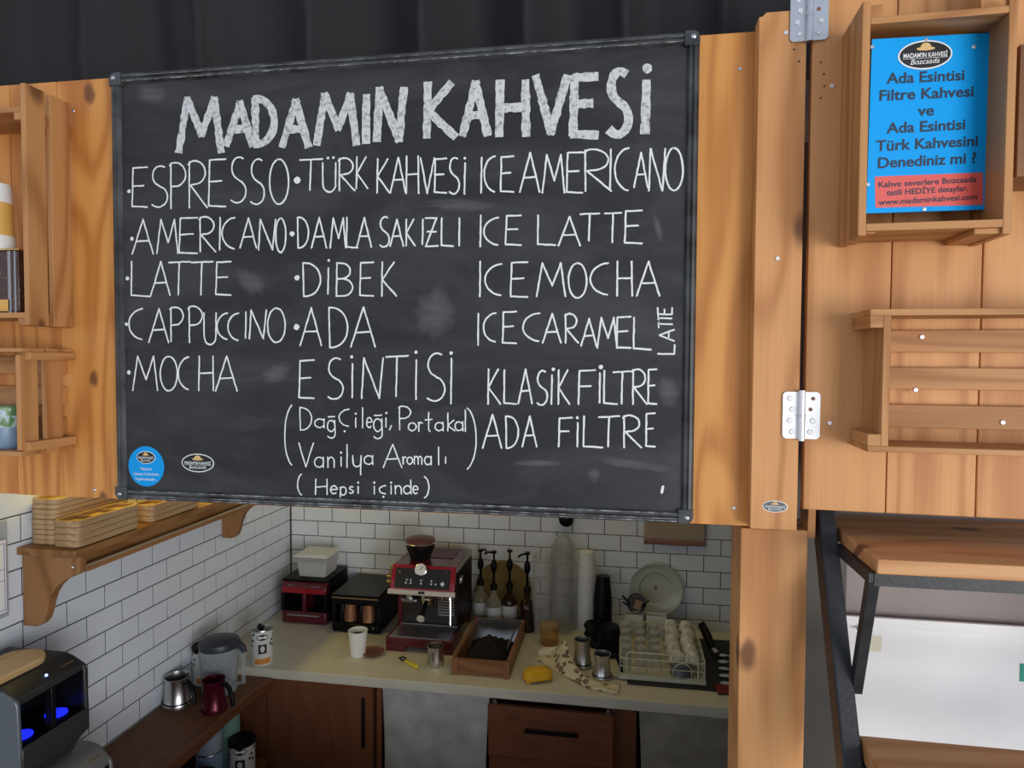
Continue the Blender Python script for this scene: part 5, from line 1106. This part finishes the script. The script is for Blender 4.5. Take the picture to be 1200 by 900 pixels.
# black lids, dark pots
t = thing('lid_stack', 'pile of round black cup lids in front of the black cups', 'stack of lids', (-.107, 2.895, CT))
for i in range(7):
    dx, dy = random.uniform(-.010, .010), random.uniform(-.006, .006)
    MB().lathe([(.046, 0), (.050, .003), (.047, .006), (.044, .013), (.036, .014), (.034, .010), (0, .010)], (dx, dy, .0012+i*.0125), 32).build('lid', black_pl, t, world=False)
t = thing('cup_stack', 'short squat stack of black cups beside the dish rack', 'stack of cups', (-.045, 2.80, CT))
for i in range(4): MB().open_lathe([(.044, .001+i*.02), (.050, .004+i*.02), (.042, .06+i*.02), (.040, .062+i*.02), (.0005, .062+i*.02)], n=28).build('cup', black_pl, t, world=False)
t = thing('coffee_pot', 'steel coffee pot with dark inside, left of the pair before the black lids', 'coffee pot', (-.150, 2.665, CT)); pot(t, .035, .112, steel, -.1)
t = thing('coffee_pot', 'steel coffee pot nearest to the dish rack, right of the pair', 'coffee pot', (-.068, 2.585, CT)); pot(t, .036, .096, steel, .15)
t = thing('glass_jar', 'small amber glass jar standing before the tall clear cups', 'jar', (-.305, 2.865, CT))
MB().open_lathe([(.0005, .001), (.038, .001), (.041, .006), (.041, .062), (.037, .070), (.037, .080), (.035, .080)], n=32).build('vessel', amber, t, world=False)
MB().open_lathe([(.0395, .070), (.040, .084), (.0005, .085)], n=32).build('lid', glassy('amber_lid', (.75, .5, .22), .5), t, world=False)
# floral cotton cloth
def tow(u, v):
    F = [PZ(x, y, CT) for x, y in ((626, 772), (652, 788), (690, 808), (724, 815))]; B = [PZ(x, y, CT) for x, y in ((662, 758), (671, 782), (690, 795), (727, 803))]
    def ip(L): k = min(2, int(u*3)); w = u*3-k; return L[k].lerp(L[k+1], w)
    P = ip(F).lerp(ip(B), v)
    hgt = .006+.078*math.exp(-((u-.25)**2/.03+(v-.7)**2/.10))+.030*math.exp(-((u-.5)**2/.012+(v-.4)**2/.08))+.012*(math.sin(u*16+v*5)+math.sin(v*13-u*8))*.5*(1-u*.6)
    return (P.x, P.y, CT+max(.0025, hgt*min(1, 8*u+.2)*min(1, 6*v+.2)*min(1, 6*(1-v)+.1)))
tag(MB().grid(tow, 50, 30).build('tea_towel', 'floral_cotton', smooth=180, solid=.002), 'crumpled cream floral tea towel lying on the worktop edge', 'towel')
t = thing('paper_sheet', 'torn scrap of white paper beside the amber jar', 'paper', PZ(641, 765, CT))
def pap(u, v): a = PZ(630, 770, CT); return (a.x+.085*u-.01*v, a.y+.055*v+.02*u, CT+.003+.022*u*v+.004*math.sin(u*5))
MB().grid(pap, 8, 8).build('sheet', paper_w, t, smooth=180, solid=.0008)
yl = PZ(630, 796, CT)
t = thing('plastic_press', 'bright yellow plastic shell-shaped piece lying before the floral towel', 'utensil', yl, math.radians(24))
def shell(u, v):
    a = PI*u; L = (v-.5)*.118; e = math.sqrt(max(0, 1-(2*v-1)**4)); r = .036*e*(1+.05*math.sin(a*7))
    return (L, r*math.cos(a)*1.05, .010+.036*e*max(0, math.sin(a))**.8-(.004 if .44 < u < .56 else 0))
MB().grid(shell, 28, 20).build('shell', yellow_pl, t, world=False, smooth=180, solid=.003)
for y in (-.026, 0, .026): MB().box(-.052, -.036, y-.006, y+.006, .0005, .018).build('foot', yellow_pl, t, world=False, bevel=.003)
MB().box(-.05, .05, -.034, .034, .006, .010).build('rim', yellow_pl, t, world=False, bevel=.003)
# ------------------------------------------------------------------ dish rack
dx0, dx1, dy0, dy1 = -.004, .322, 2.572, 2.955; dz = .028
tag(MB().box(.028, .60, 2.545, 3.02, CT+.0005, CT+.006).build('drain_mat', mat('black_rubber', (.014, .014, .014), .6), bevel=.002), 'black ribbed rubber drain mat under and beside the dish rack', 'mat')
t = thing('dish_rack', 'cream wire dish rack on a tray, holding glasses and cups', 'dish rack', ((dx0+dx1)/2, (dy0+dy1)/2, CT+.006))
z0 = CT+.0065
q = MB(); q.box(dx0, dx1, dy0, dy1, z0, z0+.004); 
for a in ((dx0, dx0+.004, dy0, dy1), (dx1-.004, dx1, dy0, dy1), (dx0, dx1, dy0, dy0+.004), (dx0, dx1, dy1-.004, dy1)): q.box(*a, z0+.004, z0+.016)
q.build('drip_tray', cream, t, bevel=.002)
def loop(pts, nm='wire', r=.0022, closed=True): MB().tube(pts, r, 6, closed).build(nm, cream, t)
def rect(x0, x1, y0, y1, z, k=.016):
    P = []
    for cx_, cy_, s in ((x1-k, y1-k, 0), (x0+k, y1-k, 90), (x0+k, y0+k, 180), (x1-k, y0+k, 270)):
        for i in range(5): a = math.radians(s+22.5*i); P.append((cx_+k*math.cos(a), cy_+k*math.sin(a), z))
    return P
zr = CT+.088
loop(rect(dx0+.004, dx1-.004, dy0+.004, dy1-.004, zr), 'top_wire', .0028); loop(rect(dx0+.004, dx1-.004, dy0+.004, dy1-.004, CT+.026), 'bottom_wire', .0025); loop(rect(dx0+.004, dx1-.004, dy0+.004, dy1-.004, CT+.056), 'middle_wire', .002)
fxa, fxb = dx0+.03, dx1-.03; P = []
zt_ = CT+.114; k = .012; yf_ = dy0+.001
P = [(fxa, yf_, CT+.022), (fxa, yf_, zt_-k)]+[(fxa+k-k*math.cos(a), yf_, zt_-k+k*math.sin(a)) for a in (.4, .8, 1.2)]+[(fxa+k, yf_, zt_), (fxb-k, yf_, zt_)]+[(fxb-k+k*math.sin(a), yf_, zt_-k+k*math.cos(a)) for a in (.4, .8, 1.2)]+[(fxb, yf_, zt_-k), (fxb, yf_, CT+.022)]
loop(P, 'front_handle', .0028, False)
for x in [dx0+.004+i*(dx1-dx0-.008)/9 for i in range(10)]:
    loop([(x, dy0+.004, CT+.026), (x, dy1-.004, CT+.026)], 'floor_wire', .0016, False)
for x in (dx0+.004, dx1-.004):
    for i in range(6): y = dy0+.016+i*(dy1-dy0-.032)/5; loop([(x, y, CT+.026), (x, y, zr)], 'upright_wire', .0018, False)
loop([(.20, dy0+.012, CT+.026)]+[(.235-.035*math.cos(a), dy0+.012, CT+.045+.035*math.sin(a)) for a in [PI*i/10 for i in range(11)]]+[(.27, dy0+.012, CT+.026)], 'arch_wire', .002, False)
# glasses upside down
GZ = CT+.0285
g0 = None
words = ['front', 'second', 'third', 'rearmost']; cols = ['left', 'middle', 'right']
for ci, x in enumerate((.022, .080, .135)):
    for ri, y in enumerate((2.615, 2.69, 2.765, 2.84)):
        if ci == 2 and ri == 3: pass
        lab = f'small upturned tea glass in the dish rack, {words[ri]} of the {cols[ci]} row'
        if g0 is None:
            g0 = thing('tea_glass', lab, 'glass', (x, y, GZ), 0, 'upturned tea glasses in the dish rack')
            MB().open_lathe([(.022, 0), (.0235, .001), (.020, .03), (.018, .055), (.020, .085), (.019, .092), (.0005, .092)], n=24).build('bowl', glass, g0, world=False)
            MB().open_lathe([(.0195, .086), (.0208, .090), (.0195, .0935), (.0005, .0935)], n=24).build('foot', glass, g0, world=False)
        else: dup(g0, (x+random.uniform(-.003, .003), y+random.uniform(-.004, .004), GZ), 0, lab)
# white cups leaning in two rows
c0 = None; ordw = ['nearest the front', 'second from the front', 'third from the front', 'fourth from the front', 'at the back']
for ci, x in enumerate((.212, .278)):
    for ri in range(5):
        y = 2.650+ri*.067+(.0 if ci else .006); zc = CT+.030+.0045*ri
        lab = f'small white coffee cup tipped over in the {"left" if ci == 0 else "right"} row, {ordw[ri]}'
        Mx = Matrix.Translation((x+random.uniform(-.004, .004), y, zc+.018)) @ Matrix.Rotation(random.uniform(-.5, .5)+(.2 if ci else -.2), 4, 'Z') @ Matrix.Rotation(math.radians(180-32), 4, 'X')
        Mx = Mx @ Matrix.Translation((0, 0, -.047)) @ Matrix.Rotation(1.57+random.uniform(-.5, .5), 4, 'Z') @ Matrix.Scale(.85, 4)
        if c0 is None:
            c0 = thing('coffee_cup', lab, 'cup', (0, 0, 0), 0, 'white coffee cups in the dish rack'); c0.matrix_basis = Mx
            MB().open_lathe([(.0005, .002), (.020, .002), (.021, 0), (.023, .002), (.032, .02), (.036, .045), (.0365, .056), (.0345, .056), (.033, .044), (.029, .02), (.018, .006), (.0005, .006)], n=28).build('bowl', porc, c0, world=False)
            MB().tube([(.034, 0, .046), (.050, 0, .048), (.054, 0, .034), (.044, 0, .020), (.030, 0, .018)], .0032, 8).build('handle', porc, c0, world=False)
        else: dup(c0, (0, 0, 0), 0, lab, Mx)
t = thing('bowl', 'grey-blue bowl upturned at the front right of the dish rack', 'bowl', (.232, 2.612, CT+.028))
MB().open_lathe([(.040, 0), (.042, .002), (.038, .022), (.024, .036), (.022, .040), (.0005, .040)], n=32).build('wall', mat('blue_grey_glaze', (.12, .13, .15), .3), t, world=False)
t = thing('cutlery_caddy', 'white two-compartment cutlery caddy at the back of the dish rack', 'caddy', (.108, 2.985, CT+.006))
for a, b in ((.020, .098), (.112, .198)):
    q = MB(); y0_, y1_, zz0, zz1 = 2.962, 3.01, CT+.0065, CT+.112; w = .003
    q.box(a, b, y0_, y0_+w, zz0, zz1); q.box(a, b, y1_-w, y1_, zz0, zz1); q.box(a, a+w, y0_+w, y1_-w, zz0, zz1); q.box(b-w, b, y0_+w, y1_-w, zz0, zz1); q.box(a, b, y0_, y1_, zz0, zz0+w); q.build('compartment', white_pl, t, bevel=.001)
MB().box(.098, .112, 2.975, 2.995, CT+.03, CT+.09).build('bridge', grey_pl, t, smooth=0)
pc = PY(769, 693, 3.085)
t = thing('plate', 'large round pale plate set upright against the back tiles', 'plate', (pc.x, 3.10, pc.z-.12))
MB().lathe([(.060, 0), (.078, .008), (.115, .020), (.1215, .023), (.1215, .026), (.118, .0265), (.112, .022), (.080, .014), (.0755, .0135), (.070, .005), (.060, .0035), (0, .0035)], (pc.x, 3.1265, pc.z), 64, rot('X', 86)).build('dish', plate_m, t)
q = MB(); put_text(q, 'A', .024, (pc.x, 3.1215, pc.z+.004), Vector((1, 0, 0)), Vector((0, 0, 1)), .02); q.build('printed_letter', ink_k, t, smooth=0)
sp_ = PY(746, 709, 2.995)
t = thing('small_pan', 'small dark pan with a tan patch, propped before the pale plate', 'pan', (sp_.x, 3.03, sp_.z-.045))
Mp = rot('X', 72)
MB().lathe([(.034, 0), (.041, .006), (.044, .030), (.041, .030), (.038, .008), (0, .006)], (sp_.x, 3.035, sp_.z-.006), 32, Mp).build('bowl', mat('dark_brown_metal', (.06, .045, .038), .35, .4), t)
MB().box(-.016, .016, -.001, 0, -.020, .020, 2, Matrix.Translation((sp_.x+.006, 3.000, sp_.z)) @ Matrix.Rotation(.3, 4, 'Y') @ Matrix.Rotation(-.3, 4, 'X')).build('patch', mat('tan_patch', (.30, .20, .12), .6), t, smooth=0)
for a, b in (((-.030, 3.03, -.012), (-.062, 3.02, .030)), ((-.024, 3.03, -.030), (-.060, 3.02, .002)), ((.020, 3.02, -.020), (.055, 3.03, .012))):
    MB().tube([(sp_.x+a[0], a[1], sp_.z+a[2]), (sp_.x+b[0], b[1], sp_.z+b[2])], [.006, .004], 8).build('handle', black_pl, t)
# right end : spoons, gadget, red mat
s0 = None
for i in range(5):
    loc = (.395+.006*i, 2.60+.062*i, CT+.0068); lab = f'steel spoon on the drain mat, {["nearest the red pad", "second from the red pad", "third from the red pad", "fourth from the red pad", "farthest from the red pad"][i]}'
    if s0 is None:
        s0 = thing('teaspoon', lab, 'spoon', loc, .12, 'spoons on the drain mat')
        MB().lathe([(.0005, .0005), (.010, .002), (.014, .0045), (.0005, .003)], (.0, 0, 0), 16, sx=1.5).build('bowl', chrome, s0, world=False)
        MB().box(.018, .11, -.0025, .0025, .002, .004).build('handle', chrome, s0, world=False, bevel=.001)
    else: dup(s0, loc, .12+random.uniform(-.15, .15), lab)
t = thing('hand_blender', 'black handheld gadget on the drain mat, behind the spoons', 'utensil', (.37, 2.93, CT+.006))
MB().tube([(.345, 2.96, CT+.095), (.365, 2.93, CT+.06), (.385, 2.86, CT+.026)], [.016, .019, .014], 12).build('grip', black_pl, t)
MB().cyl((.385, 2.86, CT+.026), (.395, 2.83, CT+.020), .013, .012).build('collar', steel, t)
def pad(u, v):
    a = PZ(836, 805, CT); return (a.x+.008*v+(.20)*u, a.y-.062*v+.012*u, CT+.0095+.006*math.sin(u*4)*v+.004*math.sin(v*5))
tag(MB().grid(pad, 16, 10).build('pot_holder', red_cloth, smooth=180, solid=.005), 'dark red pad at the worktop edge beside the wooden post', 'pot holder')
# linen on the wall, black knob
a, b = PY(755, 600, 3.118), PY(827, 600, 3.118); zl = PY(790, 639, 3.118).z
t = thing('wall_cloth', 'small brown embroidered cloth hanging on the back tiles below the chalkboard', 'cloth', ((a.x+b.x)/2, 3.12, zl))
MB().grid(lambda u, v: (a.x+(b.x-a.x)*u, 3.117+.003*math.sin(u*9+v*3), zl+.02+.16*v), 30, 12).build('panel', mat('brown_linen', (.42, .33, .25), .95, bump=.3, bscale=200), t, smooth=180, solid=.002)
MB().grid(lambda u, v: (a.x+(b.x-a.x)*u, 3.116+.003*math.sin(u*9), zl+.022*v), 30, 3).build('border', mat('reddish_border', (.33, .17, .13), .95, bump=.6, bscale=300, var=.5, vscale=160), t, smooth=180, solid=.002)
p = PY(663, 612, 3.10)
t = thing('wall_hook', 'black half-round knob on the back tiles just under the chalkboard edge', 'knob', (p.x, 3.12, p.z))
MB().lathe([(.03, 0), (.034, .012), (.030, .026), (.012, .033), (0, .034)], (p.x, 3.1275, p.z+.008), 28, rot('X', 90)).build('cap', black_pl, t)
MB().lathe([(.036, 0), (.036, .004), (.03, .004)], (p.x, 3.128, p.z+.008), 28, rot('X', 90)).build('base_ring', grey_pl, t)
